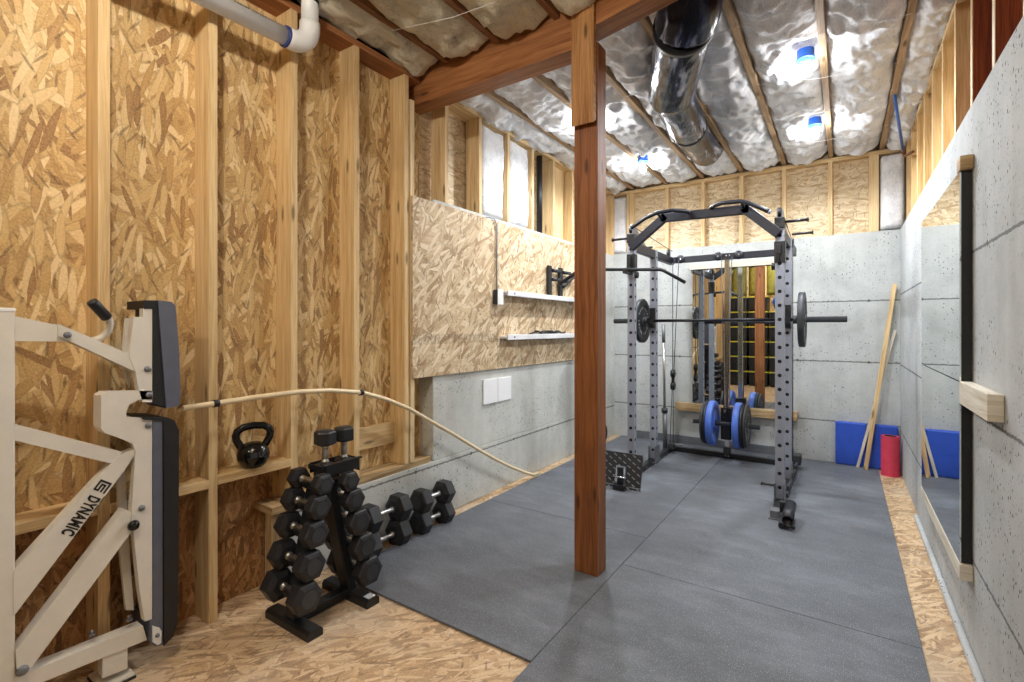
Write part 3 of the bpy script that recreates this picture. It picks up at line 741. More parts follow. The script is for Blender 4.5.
# lettering down the brace
A0, A1 = wall_point(106, 481, XM), wall_point(71, 527, XM)
dv = Vector((0, A1[0]-A0[0], A1[1]-A0[1])); ln = dv.length; xv = dv.normalized(); nv = Vector((1, 0, 0)); yv = nv.cross(xv)
def on_brace(s, off=0.):
    p = Vector((XM+.0066, A0[0], A0[1])) + xv*s + yv*off
    return Matrix(((xv.x, yv.x, nv.x, p.x), (xv.y, yv.y, nv.y, p.y), (xv.z, yv.z, nv.z, p.z), (0, 0, 0, 1)))
lt = text_mesh('DYNAMIC', .054, on_brace(.130, .0) @ Matrix.Diagonal((.54, 1, 1, 1)), 'lettering', M['print'], wmch, .0008, 1.12)
lg = MB()
def lbox(s0, s1, o0, o1):
    T = on_brace((s0+s1)/2, (o0+o1)/2); R = T.to_3x3(); lg.obox(T.to_translation(), (abs(s1-s0), abs(o1-o0), .0016), R)
for s0, s1, o0, o1 in ((.0, .007, -.021, .021), (.0, .042, .015, .021), (.0, .012, -.021, -.015), (.012, .040, .003, .009), (.012, .018, -.006, .009), (.012, .040, -.009, -.003), (.034, .040, -.021, -.003), (.012, .040, -.021, -.015)): lbox(s0, s1, o0, o1)
lg.build('emblem', M['print'], wmch)
lg = MB()
for k in range(30):
    if k % 6 == 5: continue
    lbox(.05+.0052*k, .054+.0052*k, .0265, .0300)
lg.build('small_print', M['print'], wmch)

# ================================================================== DUCT
du = empty('air_duct', (-.9, 3.6, 3.05), 'wrapped shiny black and silver air duct under the white ceiling insulation', 'duct')
def wob_f(sd, amp): return lambda i, k, p: 1 + amp*noise.noise(Vector((k*.9+sd, p.y*9, sd))) + amp*.6*noise.noise(Vector((k*2.3, p.y*24, sd+4)))
def seg(name, pts, r, sd):
    P = []
    for a, b in zip(pts, pts[1:]):
        for q in range(14): P.append(Vector(a).lerp(Vector(b), q/14))
    P.append(Vector(pts[-1]))
    MB().tube(P, r, 40, wob=wob_f(sd, .035)).build(name, M['duct'], du)
seg('duct_section', [(-.655, 2.62, 3.34), (-.655, 2.62, 3.20), (-.675, 2.69, 3.10), (-.73, 2.80, 3.055)], .165, 1)
seg('duct_section', [(-.73, 2.79, 3.055), (-.86, 3.12, 3.05), (-1.005, 3.50, 3.035)], .158, 6)
seg('duct_section', [(-1.00, 3.49, 3.035), (-1.05, 3.95, 3.04), (-1.075, 4.25, 3.045)], .142, 11)
seg('duct_section', [(-1.073, 4.22, 3.045), (-1.10, 4.75, 3.06), (-1.105, 5.0, 3.09), (-1.105, 5.12, 3.16)], .138, 15)
for c, d, r in (((-.735, 2.80, 3.055), (-.3, .95, -.05), .165), ((-1.003, 3.495, 3.035), (-.25, .96, 0), .150), ((-1.074, 4.235, 3.045), (-.06, 1, 0), .143)):
    dd = Vector(d).normalized()*.02; MB().tube([Vector(c)-dd, Vector(c)+dd], r*1.02, 36).build('duct_tape', M['black'], du)

# ================================================================== PEX + COPPER STUB
px_ = empty('water_pipe', (.36, 5.55, 3.0), 'blue water pipe with a copper elbow hanging at the back right corner', 'pipe')
MB().tube([(.310, 4.62, 3.20), (.319, 4.677, 3.117), (.425, 5.44, 2.93)], .011, 12).build('blue_pipe', M['pexblue'], px_)
MB().tube([(.425, 5.44, 2.93), (.429, 5.47, 2.90), (.44, 5.46, 2.878), (.488, 5.36, 2.875)], .011, 12).build('copper_elbow', M['copper'], px_)

# ================================================================== CEILING LIGHTS
def bulb(x, y, lab, warm=False, power=60, z=ZJ-.005, cat='ceiling light', col=None):
    l = empty('ceiling_light', (x, y, z), lab, cat, 'bulbs in blue boxes among the insulation')
    m = MB(); m.lathe([(.05, .05), (.052, 0), (.056, -.004), (.056, -.012), (.044, -.012), (.042, -.002), (.01, 0)], (x, y, z), (0, 0, 1), 24); m.build('box', M['bluebox'], l)
    MB().lathe([(.016, 0), (.017, -.03), (.014, -.035)], (x, y, z-.004), (0, 0, 1), 16).build('lamp_holder', M['white_pl'], l)
    MB().lathe([(.013, 0), (.016, -.012), (.030, -.040), (.033, -.058), (.026, -.078), (.010, -.089), (.0, -.09)], (x, y, z-.034), (0, 0, 1), 20).build('bulb', M['bulb_warm' if warm else 'bulb_cool'], l)
    li = bpy.data.lights.new('bulb_glow', 'POINT'); li.energy = power; li.shadow_soft_size = .045
    li.color = col or ((1, .95, .88) if warm else (.92, .96, 1.0))
    lo = bpy.data.objects.new('bulb_glow', li); C.objects.link(lo); lo.parent = l; lo.location = (0, 0, -.098)
    if warm: return
    li.energy = power*.11
    ls = bpy.data.lights.new('bulb_beam', 'SPOT'); ls.energy = power; ls.shadow_soft_size = .045; ls.color = li.color; ls.spot_size = math.radians(172); ls.spot_blend = .55
    so = bpy.data.objects.new('bulb_beam', ls); C.objects.link(so); so.parent = l; so.location = (0, 0, -.128)
P = 45
bulb(-.205, 3.70, 'bright bulb in a blue ceiling box, front one of the right pair', power=P)
bulb(-.205, 4.95, 'bright bulb in a blue ceiling box, right pair, closer to the back wall', power=P)
bulb(-1.735, 5.02, 'bright bulb in a blue ceiling box near the back left corner', power=P)
bulb(-1.745, 3.75, 'bright bulb in a blue ceiling box hidden behind the wooden post', power=P)
bulb(-1.30, .36, 'warm bulb in a blue ceiling box above the cream exercise machine', True, 58)
bulb(-1.36, -1.15, 'added unseen fill bulb in a blue ceiling box above the stacked totes', True, 36)  # out of view, added as fill for the front room
bulb(-.20, -.60, 'added unseen fill bulb in a blue ceiling box behind the camera by the right wall', True, 10)  # weak bulb out of view, added to even out the light

# ================================================================== POWER RACK
RXL, RXR, YF, YRr, YBk = -1.60, -.41, 4.33, 4.95, 5.56
rk = empty('power_rack', (-1.0, 4.9, .012), 'silver and black power rack with pull-up bar and cables standing on the rubber mats', 'power rack')
ZT = 2.17
def holes_face(mb, o, ux, uz, w, h, pitch, z0, r, n=12):
    """flat wall with a column of round holes; o lower-left corner, ux across, uz up."""
    o, ux, uz = Vector(o), Vector(ux), Vector(uz)
    def Q(a, b): return o+ux*a+uz*b
    zs = []; z = z0
    while z+pitch/2 < h: zs.append(z); z += pitch
    cur = 0
    for z in zs:
        lo, hi = z-w/2, z+w/2
        if lo > cur+1e-5: mb.quad([Q(0, cur), Q(w, cur), Q(w, lo), Q(0, lo)])
        ring_o = []; ring_i = []
        for k in range(n):
            a = 2*PI*(k+.5)/n; c, s = math.cos(a), math.sin(a); mx = max(abs(c), abs(s))
            ring_o.append(Q(w/2+c/mx*w/2, z+s/mx*w/2)); ring_i.append(Q(w/2+c*r, z+s*r))
        cor = [(w, hi), (0, hi), (0, lo), (w, lo)]
        for k in range(n):
            k2 = (k+1) % n
            mb.quad([ring_o[k], ring_o[k2], ring_i[k2], ring_i[k]])
        for q, ca in enumerate((PI/4, 3*PI/4, 5*PI/4, 7*PI/4)):
            for k in range(n):
                a0, a1 = 2*PI*(k+.5)/n, 2*PI*(k+1.5)/n
                if a0 < ca-1e-6 and a1 > ca+1e-6: mb.quad([ring_o[k], Q(*cor[q]), ring_o[(k+1) % n]])
        cur = hi
    mb.quad([Q(0, cur), Q(w, cur), Q(w, h), Q(0, h)])
def upright(x, y, zb):
    w = .062; mb = MB(); x0, x1, y0, y1 = x-w/2, x+w/2, y-w/2, y+w/2; h = ZT-zb
    holes_face(mb, (x0, y0, zb), (1, 0, 0), (0, 0, 1), w, h, .108, .12, .0145)
    holes_face(mb, (x1, y0, zb), (0, 1, 0), (0, 0, 1), w, h, .108, .12, .0145)
    mb.quad([(x0, y1, zb), (x0, y0, zb), (x0, y0, ZT), (x0, y1, ZT)]); mb.quad([(x1, y1, zb), (x0, y1, zb), (x0, y1, ZT), (x1, y1, ZT)])
    mb.quad([(x0, y0, ZT), (x1, y0, ZT), (x1, y1, ZT), (x0, y1, ZT)])
    i = .003; mb.box((x0+i, y0+i, zb), (x1-i, y1-i, ZT-i), 1)
    return mb.build('upright', [M['silver'], M['dark']], rk)
for x in (RXL, RXR):
    for y in (YF, YRr): upright(x, y, .03)
# base rails
for x, ya in ((RXL, 4.0), (RXR, 3.98)):
    box_part('base_rail', (x-.025, ya, .014), (x+.025, YBk+.025, .064), M['black'], rk, .003)
box_part('base_rail', (RXL+.025, YBk-.025, .014), (RXR-.025, YBk+.025, .064), M['black'], rk, .003)
for x in (RXL, RXR):
    for y in (YF, YRr):
        for s in (-1, 1): box_part('foot_bracket', (x+s*.032-.003, y-.075, .02), (x+s*.032+.003, y+.075, .19), M['silver_dk'], rk, .002)
    box_part('foot_block', (x-.04, 3.955, .012), (x+.04, 4.06, .022), M['silver_dk'], rk, .002)
    box_part('foot_block', (x-.03, 3.962, .022), (x+.03, 4.05, .075), M['silver_dk'], rk, .003)
m = MB()
for y in (4.12, 4.24, 4.42, 4.62, 4.85, 5.05, 5.3, 5.5):
    m.lathe([(.010, 0), (.010, .006), (.005, .010)], (RXL+.026, y, .04), (1, 0, 0), 8); m.lathe([(.010, 0), (.010, .006), (.005, .010)], (RXR+.026, y, .04), (1, 0, 0), 8)
for x in (-1.03, -1.0): m.lathe([(.010, 0), (.010, .006), (.005, .010)], (x, YBk-.026, .04), (0, -1, 0), 8)
m.build('rail_bolts', M['chrome'], rk)
# right foot: landmine tube, pin, side hardware
m = MB(); cpath = [(-.315, 4.05, .115), (-.318, 3.82, .07)]
m.lathe([(.018, .03), (.030, .03), (.036, 0), (.036, .235), (.029, .235), (.029, .06)], cpath[0], Vector(cpath[1])-Vector(cpath[0]), 24)
m.build('landmine_tube', M['navy'], rk)
m = MB(); m.tube([(-.345, 4.03, .06), (-.352, 3.80, .034)], .02, 14); m.tube([(-.335, 3.81, .04), (-.285, 3.80, .04)], .008, 8); m.tube([(-.285, 3.80, .04), (-.27, 3.80, .04)], .014, 10); m.build('landmine_base', M['black'], rk)
box_part('landmine_hinge', (-.385, 4.02, .05), (-.29, 4.07, .13), M['black'], rk, .006)
m = MB(); m.tube([(RXR-.03, YF-.01, .155), (RXR-.13, YF-.01, .155)], .009, 10); m.tube([(RXR-.12, YF-.01, .155), (RXR-.132, YF-.01, .155)], .013, 12); m.build('band_peg', M['black'], rk)
for k in range(9):
    y = 4.40+.12*k; m = MB(); m.box((RXR+.028, y, .05+.01*(k % 2)), (RXR+.05, y+.07, .085+.012*((k*2) % 3))); m.build('side_clip', M['iron'], rk, .003)
box_part('corner_bracket', (RXR-.02, YBk-.10, .06), (RXR+.07, YBk+.03, .15), M['iron'], rk, .006)
# top: sleeves, side beams, arch, crossmember
for x, dxy in ((RXL, 1), (RXR, -1)):
    box_part('pulley_sleeve', (x-.038, YF-.038, 1.885), (x+.038, YF+.038, 2.05), M['black'], rk, .004)
    box_part('side_beam', (x-.025, YF+.031, 2.085), (x+.025, YBk+.03, 2.165), M['navy'], rk, .003)
    m = MB(); m.prism([(YF+.02, 2.165), (YF+.34, 2.165), (YF+.04, 2.30), (YF-.03, 2.30), (YF-.03, 2.165)], 0, x-.02, x-.014)
    m.prism([(YF+.02, 2.165), (YF+.34, 2.165), (YF+.04, 2.30), (YF-.03, 2.30), (YF-.03, 2.165)], 0, x+.014, x+.02); m.build('gusset_plate', M['silver_dk'], rk, .001)
    MB().lathe([(.012, -.011), (.042, -.011), (.045, -.007), (.038, 0), (.045, .007), (.042, .011), (.012, .011)], (x, YF, 2.275), (1, 0, 0), 24).build('pulley', M['black'], rk)
    MB().lathe([(.012, -.011), (.042, -.011), (.045, -.007), (.038, 0), (.045, .007), (.042, .011), (.012, .011)], (x, YBk-.10, 2.20), (1, 0, 0), 24).build('pulley', M['black'], rk)
    m = MB(); m.box((x-.035, YF-.045, 2.15), (x+.035, YF+.045, 2.235)); m.build('peg_socket', M['black'], rk, .006)
    s = 1 if x == RXR else -1
    for y, z, x0 in ((YF, 2.20, .03), (YRr+.05, 2.21, .03)):
        m = MB(); m.tube([(x+s*x0, y, z), (x+s*.19, y, z)], .011, 12); m.tube([(x+s*.18, y, z), (x+s*.192, y, z)], .0175, 14)
        m.build('storage_peg', M['black'], rk)
    m = MB(); m.box((x-.012, YF-.075, 1.95), (x+.012, YF-.038, 2.02)); m.tube([(x, YF-.058, 1.97), (x, YF-.058, 1.90)], .009, 10); m.lathe([(.012, -.012), (.032, -.012), (.026, 0), (.032, .012), (.012, .012)], (x+.045*s*-1, YF, 1.86), (1, 0, 0), 20); m.build('cable_trolley', M['black'], rk, .002)
m = MB(); A = [(-1.575, YF-.045, 2.12), (-1.295, YF-.045, 2.335), (-.645, YF-.045, 2.322), (-.432, YF-.045, 2.12)]
for a, b in zip(A, A[1:]):
    dd = (Vector(b)-Vector(a)).normalized()*.026
    m.bar(Vector(a)-dd, Vector(b)+dd, .05, .072, up=(0, 0, 1))
m.build('pull_up_arch', M['navy'], rk, .004)
def at_y(u, v, y):
    a = (u-CX)/FPX; dx, dy, dz = FX+a*RX, FY+a*RY, (HOR-v)/FPX; t = y/dy
    return Vector((dx*t, y, CAMH+dz*t))
for pts, yy in (([(631, 228), (634, 226), (645.5, 218), (657, 212.8), (673, 210.3), (685, 211), (689, 212)], (4.10, 4.10, 4.11, 4.13, 4.17, 4.22, 4.255)),
                ([(711, 208), (715, 205.5), (722, 203), (741, 201.2), (750, 203.5), (760, 207.5), (769, 211.5)], (4.26, 4.22, 4.17, 4.13, 4.11, 4.10, 4.10))):
    q = [at_y(u, v, y) for (u, v), y in zip(pts, yy)]
    fine = []
    for a, b in zip(q, q[1:]):
        for k in range(4): fine.append(a.lerp(b, k/4))
    fine.append(q[-1]); MB().tube(fine, .0165, 14).build('pull_up_grip', M['navy'], rk)
    e = q[-1] if pts[0][0] > 700 else q[0]
    d_ = (q[-1]-q[-2]) if pts[0][0] > 700 else (q[0]-q[1])
    MB().tube([e, e+d_.normalized()*.012], .017, 14).build('grip_cap', M['silver'], rk)
    for k in (1, 3): 
        p = q[3] if k == 3 else q[-1 if pts[0][0] < 700 else 0]
        MB().tube([p, Vector((p.x, YF-.045, p.z-.03))], .012, 10).build('grip_stub', M['navy'], rk)
box_part('cross_member', (RXL+.025, YBk-.03, 2.10), (RXR-.025, YBk+.03, 2.165), M['navy'], rk, .003)
for x in (-1.49, -1.10, -.90): MB().lathe([(.045, 0), (.045, .012), (.02, .016)], (x, YBk-.032, 2.135), (0, -1, 0), 24).build('pulley_cover', M['navy'], rk)
m = MB()
for x in (-1.49, -1.10, -.90, -1.02, -.99): m.lathe([(.011, 0), (.011, .006), (.005, .009)], (x, YBk-.046 if x not in (-1.02, -.99) else YBk-.031, 2.135), (0, -1, 0), 8)
m.build('cover_bolt', M['chrome'], rk)
box_part('guide_rail', (-1.04, YBk-.025, .064), (-.99, YBk+.025, 2.10), M['chrome'], rk, .003)
# weight carriage
m = MB(); m.box((-1.065, YBk-.09, .22), (-.965, YBk+.04, .55)); m.build('carriage', M['black'], rk, .006)
MB().lathe([(.012, -.012), (.042, -.012), (.036, 0), (.042, .012), (.012, .012)], (-1.015, YBk-.12, .50), (1, 0, 0), 24).build('pulley', M['black'], rk)
m = MB(); m.box((-1.045, YBk-.06, .064), (-.985, YBk+.04, .13)); m.build('rail_foot', M['iron'], rk, .004)
CY, CZ = YBk-.10, .385
MB().tube([(-1.335, CY, CZ), (-.695, CY, CZ)], .024, 20).build('weight_horn', M['iron'], rk)
# cables
m = MB()
for a, b in (((-1.555, 5.46, 2.10), (-1.555, 5.46, .86)), ((-1.49, 5.46, 2.12), (-1.545, 5.46, .86)), ((-1.55, 5.46, .74), (-1.55, 5.46, .10)), ((-1.56, 5.46, .74), (-1.585, 5.46, .10)),
             ((-1.06, 5.50, 2.12), (-1.03, 5.46, .54)), ((-.96, 5.50, 2.12), (-1.0, 5.46, .54)), ((RXL, YF+.04, 2.31), (-1.56, 5.46, 2.22)), ((RXR, YF+.04, 2.31), (RXR, 5.46, 2.22)), ((RXR+.035, YRr+.06, 2.15), (RXR+.035, YRr+.06, .2))):
    m.tube([a, b], .0042, 6)
m.build('cable', M['iron'], rk)
m = MB(); m.box((-1.567, 5.445, .70), (-1.537, 5.475, .92)); m.build('pulley_block', M['black'], rk, .006)
for z in (.88, .745): MB().lathe([(.01, -.018), (.043, -.018), (.036, 0), (.043, .018), (.01, .018)], (-1.552, 5.46, z), (1, 0, 0), 24).build('pulley', M['black'], rk)
m = MB(); m.box((-1.60, 5.42, .064), (-1.53, 5.50, .12)); m.build('floor_pulley_mount', M['iron'], rk, .004)
m = MB(); m.box((-1.53, 5.44, .10), (-1.44, 5.47, .115)); m.build('floor_pulley_pin', M['silver_dk'], rk, .002)
# J cups on the rear uprights
BZ, BY = 1.452, YRr-.078
for x in (RXL, RXR):
    m = MB(); y0 = YRr-.032
    m.prism([(y0, BZ-.07), (y0, BZ+.13), (y0-.012, BZ+.13), (y0-.012, BZ-.018), (y0-.07, BZ-.018), (y0-.07, BZ+.03), (y0-.082, BZ+.03), (y0-.082, BZ-.032), (y0-.03, BZ-.07)], 0, x-.028, x+.028)
    m.build('bar_cup', M['black'], rk, .003)
# foot plate bolted ahead of the left base rail
fpx = (-1.78, -1.385); zb, zt = .035, .315; yb, yt = 3.935, 4.015
def fq(s, t, o=0.): return (fpx[0]+(fpx[1]-fpx[0])*s, yb+(yt-yb)*t+o, zb+(zt-zb)*t)
m = MB()
def slab(s0, s1, t0, t1):
    f = [fq(s0, t0), fq(s1, t0), fq(s1, t1), fq(s0, t1)]; k = [fq(s0, t0, .008), fq(s1, t0, .008), fq(s1, t1, .008), fq(s0, t1, .008)]
    uv = [(s*.395, t*.29) for s, t in ((s0, t0), (s1, t0), (s1, t1), (s0, t1))]
    m.quad(f, uv); m.quad(k[::-1], uv)
    for i in range(4): m.quad([f[i], k[i], k[(i+1) % 4], f[(i+1) % 4]])
slab(0, .42, .08, 1); slab(.66, 1, .08, 1); slab(.42, .66, .62, 1); slab(0, 1, 0, .06)
m.build('foot_plate', M['tread'], rk)
m = MB(); m.box((-1.62, 3.925, .014), (-1.52, 4.05, .06)); m.box((-1.595, 3.96, .06), (-1.545, 3.985, .20)); m.build('foot_plate_bracket', M['black'], rk, .003)
m = MB(); m.tube([(-1.63, 3.955, .12), (-1.51, 3.955, .12)], .008, 10); m.build('foot_plate_pin', M['chrome'], rk)
m = MB(); m.box((-1.615, 4.02, .014), (-1.565, 4.30, .064)); m.build('foot_plate_arm', M['black'], rk, .003)
# hooks for the lat bar
m = MB(); m.box((RXL-.02, YF-.17, 1.862), (RXL+.02, YF-.03, 1.875)); m.box((RXL-.02, YF-.182, 1.862), (RXL+.02, YF-.17, 1.90)); m.build('bar_hook', M['black'], rk, .002)

# lat bar
zl = 1.900; lb = Vector((-1.563, 4.222, 0))
def lp(s, z): return (lb.x+RX*s, lb.y+RY*s, z)
tag(MB().tube([lp(-.65, 1.765), lp(-.47, zl-.010), lp(-.44, zl), lp(.25, zl), lp(.285, zl-.010), lp(.475, 1.785)], .0155, 16).build('lat_bar', M['black'], None), 'black bent lat pulldown bar hung across the left front upright', 'pulldown bar')

# barbell and its plates
bb = empty('barbell', (-1.0, BY, BZ), 'long barbell resting across the power rack in its cups', 'barbell')
MB().tube([(-1.64, BY, BZ), (-.36, BY, BZ)], .0145, 16).build('shaft', M['navy'], bb)
for s, x0, x1 in ((-1, -1.64, -1.99), (1, -.36, .022)):
    MB().lathe([(.036, 0), (.036, .03), (.025, .032), (.025, abs(x1-x0)), (.020, abs(x1-x0)+.003)], (x0, BY, BZ), (s, 0, 0), 20).build('sleeve', M['iron'], bb)
def plate(name, x, t, R, mats, lab, grp, y, z, s=1, letters=False, face=None):
    """disc across x from x to x+s*t with raised rim and hub."""
    p = empty(name, (x+s*t/2, y, z-R), lab, 'weight plate', grp)
    a = .026; w = t
    MB().rings([[(x+s*h, y+r*math.cos(2*PI*k/48), z+r*math.sin(2*PI*k/48)) for k in range(48)] for r, h in ((a, w*.02), (a+.030, 0), (a+.038, w*.22), (R*.70, w*.22), (R*.76, w*.02), (R*.97, 0), (R, w*.12), (R, w*.88), (R*.97, w), (R*.76, w*.98), (R*.70, w*.78), (a+.038, w*.78), (a+.030, w), (a, w*.98))], 0, False, True, True).build('disc', mats[0], p)
    for sd, h in ((1, w*.79), (-1, w*.21)):
        m = MB()
        for k in range(22):
            if k in (5, 10, 16, 21): continue
            q = 2*PI*k/22; r0, r1 = R*.54, R*.65
            cx = x+s*h; c = Vector((cx, y+math.cos(q)*(r0+r1)/2, z+math.sin(q)*(r0+r1)/2))
            m.obox(c, (.0016, r1-r0, .011 if k % 3 else .016), Matrix.Rotation(q, 3, 'X'))
        if letters: m.build('raised_marks', mats[1], p)
    MB().rings([[(x+s*h, y+r*math.cos(2*PI*k/32), z+r*math.sin(2*PI*k/32)) for k in range(32)] for r, h in ((a, w*.0), (a+.012, -.001), (a+.012, w+.001), (a, w))], 0, False, True, True).build('hub_ring', mats[2], p)
    return p
gb = 'iron plates on the barbell'
mi = [m_plain('black_iron', (38, 39, 42), .45, .2, var=.12), M['label_grey'], M['chrome_dull']]
plate('weight_plate', -1.672, .042, .222, mi, 'black iron plate on the left end of the barbell with pale raised lettering', gb, BY, BZ, -1, True)
plate('weight_plate', -.318, .048, .236, [M['iron'], M['label_grey'], M['chrome_dull']], 'dark grey iron plate on the right end of the barbell', gb, BY, BZ, 1, True)
gc = 'plates on the weight carriage horn'
bl = [M['blue'], M['label_grey'], M['chrome']]; bk = [M['black'], M['label_grey'], M['chrome_dull']]
for s, nm in ((-1, 'left'), (1, 'right')):
    x = -1.015+s*.095
    plate('bumper_plate', x, .062, .232, bl, 'blue bumper plate on the low horn, %s side of the chrome rail' % nm, gc, CY, CZ, s, True)
    plate('weight_plate', x+s*.064, .028, .226, bk, 'black plate against the outside of the %s blue bumper plate' % nm, gc, CY, CZ, s, True)
    plate('weight_plate', x+s*.094, .026, .216, [M['iron'], M['label_grey'], M['chrome_dull']], 'outermost dark plate on the %s end of the low horn' % nm, gc, CY, CZ, s, True)
# plate leaning behind the post
p = plate('weight_plate', -2.395, .024, .12, mi, 'small black plate standing on the bare strip by the left wall behind the post', None, 5.47, .12, 1, True)
m = MB(); m.box((-2.19, YB-.016, .0125), (-.44, YB-.002, .10), 0, 'world'); tag(m.build('rubber_strip', M['rubber'], None, .003), 'low grey rubber strip standing along the foot of the back wall', 'strip')
# bar standing on end behind the rack
sb = empty('short_barbell', (-1.66, 5.40, .012), 'thin steel bar standing on end beside the cable at the rack rear', 'bar')
MB().tube([(-1.655, 5.52, .012), (-1.668, 5.54, .47)], .025, 18).build('sleeve', M['silver_dk'], sb)
MB().tube([(-1.668, 5.54, .47), (-1.690, 5.575, 1.22)], .014, 14).build('shaft', M['chrome_dull'], sb)
MB().tube([(-1.690, 5.575, 1.22), (-1.695, 5.585, 1.42)], .019, 16).build('upper_sleeve', M['silver_dk'], sb)
MB().tube([(-1.667, 5.54, .43), (-1.668, 5.54, .48)], .034, 18).build('collar', M['iron'], sb)

# ================================================================== BACK WALL MIRROR
ML, MR, MZ0, MZ1 = -1.47, -.50, .50, 2.06
mr = empty('wall_mirror', (-1, YB, MZ0), 'tall mirror on the back concrete wall behind the power rack', 'mirror')
box_part('backing', (ML, YB-.034, MZ0), (MR, YB-.002, MZ1), M['black'], mr, .001)
MB().box((ML+.002, YB-.040, MZ0+.002), (MR-.002, YB-.0345, MZ1-.002)).build('glass', M['mirror'], mr)
tag(box_part('mirror_ledge', (-1.655, YB-.09, .41), (-.40, YB-.001, .499), M['lumber'], None, .003), 'weathered lumber ledge under the back wall mirror', 'ledge')
tag(box_part('mirror_cleat', (-1.50, YB-.045, 2.062), (-.48, YB-.001, 2.125), M['white_lumber'], None, .003), 'pale lumber strip fixed along the top of the back wall mirror', 'cleat')

# ================================================================== BACK RIGHT CORNER
for (x0, x1, t), lab in (((-.07, .185, .055), 'blue vinyl gym mat standing on edge against the back wall, wider left panel'), ((.19, .43, .055), 'blue vinyl gym mat standing in the back corner behind the pink roller')):
    g_ = empty('gym_mat', ((x0+x1)/2, YB-.04, .012), lab, 'gym mat', 'blue gym mats')
    box_part('cover', (x0, YB-.004-t, .012), (x1, YB-.004, .44), M['blue_mat'], g_, .012)
    m = MB(); m.box((x0+.01, YB-.006-t, .222), (x1-.01, YB-.003-t, .228)); m.build('seam', M['blue_mat'], g_)
fr = empty('foam_roller', (.362, 5.80, .0), 'pink grooved foam roller standing on end in the back right corner', 'foam roller')
prof = [(.048, 0)]
z = 0
for k in range(16):
    z0_ = .37*k/16; z1_ = .37*(k+1)/16
    prof += [(.072, z0_+.001), (.072, z1_-.004), (.068, z1_-.003), (.068, z1_)]
prof += [(.072, .37), (.050, .37), (.050, .10), (.0, .10)]
MB().lathe(prof, (.362, 5.80, .0), (0, 0, 1), 36, smooth=False).build('sleeve', M['pink'], fr)
MB().lathe([(.0495, 0), (.0495, .371), (.045, .371), (.045, .02), (0, .02)], (.362, 5.80, .0), (0, 0, 1), 30).build('core', M['dark'], fr)
m = MB(); m.bar((.175, 5.86, .012), (.405, 5.955, 1.80), .035, .018, up=(0, 1, 0))
tag(m.build('wood_stick', M['stud'], None, .002), 'long brown wooden stick leaning in the back right corner', 'stick')
m = MB(); m.bar((.112, 5.897, .012), (.408, 5.972, 1.36), .024, .010, up=(0, 1, 0))
tag(m.build('white_stick', M['white_lumber'], None, .002), 'shorter white stick leaning in the corner behind the brown one', 'stick')

# ================================================================== RIGHT WALL MIRRORS
MX = XR-.042; my0, my1 = 2.80, 4.03
gm = 'mirrors on the right wall'
for (z0, z1), lab in (((1.155, 2.045), 'upper mirror panel on the right concrete wall'), ((.385, 1.150), 'lower mirror panel on the right concrete wall above the bottom cleat')):
    q = empty('wall_mirror', (MX, (my0+my1)/2, z0), lab, 'mirror', gm)
    box_part('backing', (MX+.006, my0, z0), (XR-.002, my1, z1), M['black'], q, .001)
    MB().box((MX, my0-.001, z0), (MX+.0055, my1, z1)).build('glass', M['mirror'], q)
for (y0, y1, z0, z1, m_), lab in (((2.77, 2.85, 2.047, 2.105, 'lumber'), 'short lumber block above the near top corner of the right wall mirror'), ((2.785, 4.05, .315, .381, 'white_lumber'), 'long lumber cleat along the bottom of the right wall mirror'), ((2.30, 2.79, 1.06, 1.155, 'white_lumber'), 'pale lumber block on the right wall beside the mirror edge')):
    tag(box_part('mirror_cleat', (XR-.044, y0, z0), (XR-.001, y1, z1), M[m_], None, .003), lab, 'cleat', 'lumber cleats on the right wall')

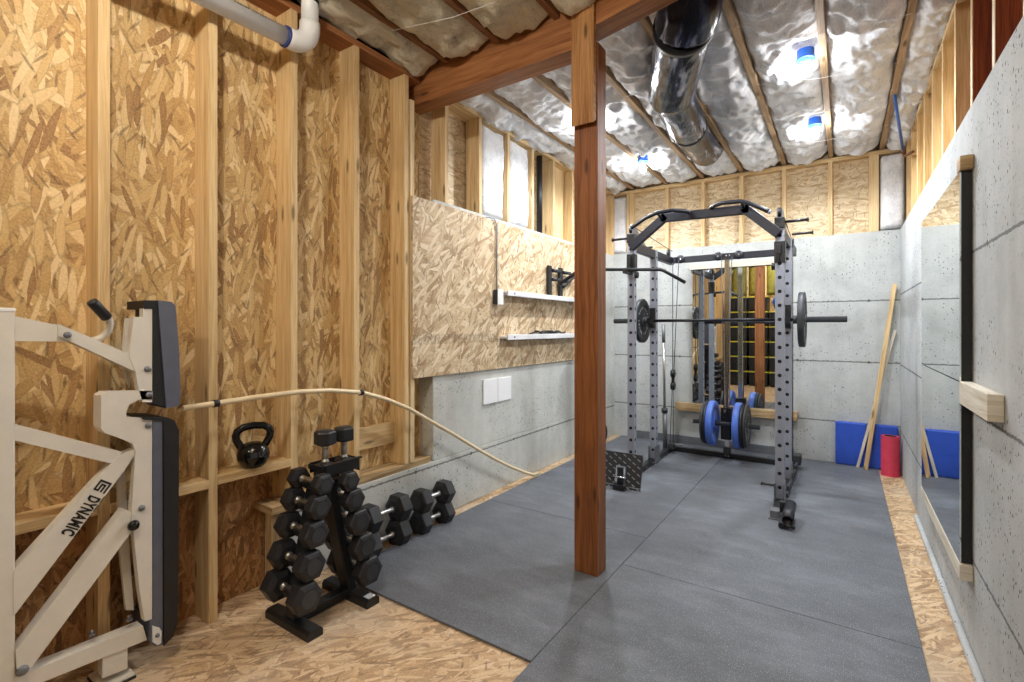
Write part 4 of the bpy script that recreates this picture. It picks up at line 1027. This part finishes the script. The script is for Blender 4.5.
# ================================================================== BEHIND THE CAMERA, SEEN IN THE MIRRORS
gt = 'black storage totes with yellow lids'
proto = None
TY = -1.22
for c in range(4):
    for r_ in range(6):
        x = -2.12+.44*c; z = .355*r_
        lab = 'yellow-lidded black tote in the mirror, %s row up, %s stack from the stud wall' % (('bottom', 'second', 'third', 'fourth', 'fifth', 'top')[r_], ('first', 'second', 'third', 'fourth')[c])
        if c >= 2 and r_ == 5: continue
        if proto is None:
            proto = empty('storage_tote', (x, TY, z), lab, 'tote', gt)
            m = MB(); m.rings([[(x+sx*w, TY+sy*d, z+h) for sx, sy in ((-1, -1), (1, -1), (1, 1), (-1, 1))] for w, d, h in ((.18, .22, 0), (.19, .235, .03), (.205, .255, .30), (.212, .262, .305), (.212, .262, .325))], 0, True, False); m.build('tub', M['tote'], proto, .006)
            m = MB()
            for q in (-.1, 0, .1): m.box((x+q-.025, TY+.235, z+.05), (x+q+.025, TY+.258, z+.27))
            m.build('tub_rib', M['tote'], proto, .004)
            m = MB(); m.box((x-.216, TY-.266, z+.3255), (x+.216, TY+.266, z+.343)); m.box((x-.19, TY-.24, z+.343), (x+.19, TY+.24, z+.355)); m.build('lid', M['yellow'], proto, .005)
        else: copy_tree(proto, (x, TY, z), None, lab)
tb = MB(); rr = []
for k in range(7):
    t = k/6; rr.append([(-1.235+(.165*math.sin(PI*(.15+.7*t))+.03*math.sin(5*q+k))*math.cos(q), TY+.05+(.22*math.sin(PI*(.15+.7*t)))*math.sin(q), 1.80+.34*t) for q in [2*PI*j/20 for j in range(20)]])
tb.rings(rr); tag(tb.build('tarp_bundle', M['tarp'], None, 0, 1), 'bundled blue tarp on top of the totes seen in the mirror', 'tarp')

# ================================================================== CAMERA AND VIEW
cam = bpy.data.cameras.new('camera'); co = bpy.data.objects.new('camera', cam); C.objects.link(co)
cam.sensor_width = 36; cam.lens = FPX/1024*36; cam.shift_y = -(341-HOR)/1024; cam.clip_start = .02
co.location = (0, 0, CAMH); co.rotation_euler = (PI/2, 0, YAW)
S = bpy.context.scene; S.camera = co
w = bpy.data.worlds.new('world'); S.world = w; w.use_nodes = True
w.node_tree.nodes['Background'].inputs[0].default_value = (.5, .5, .5, 1); w.node_tree.nodes['Background'].inputs[1].default_value = 0
S.view_settings.view_transform = 'Standard'; S.view_settings.look = 'None'; S.view_settings.gamma = 1; S.view_settings.use_curve_mapping = False
S.view_settings.exposure = 1.2
S.cycles.max_bounces = 16; S.cycles.diffuse_bounces = 8; S.cycles.glossy_bounces = 8
S.cycles.sample_clamp_indirect = 8
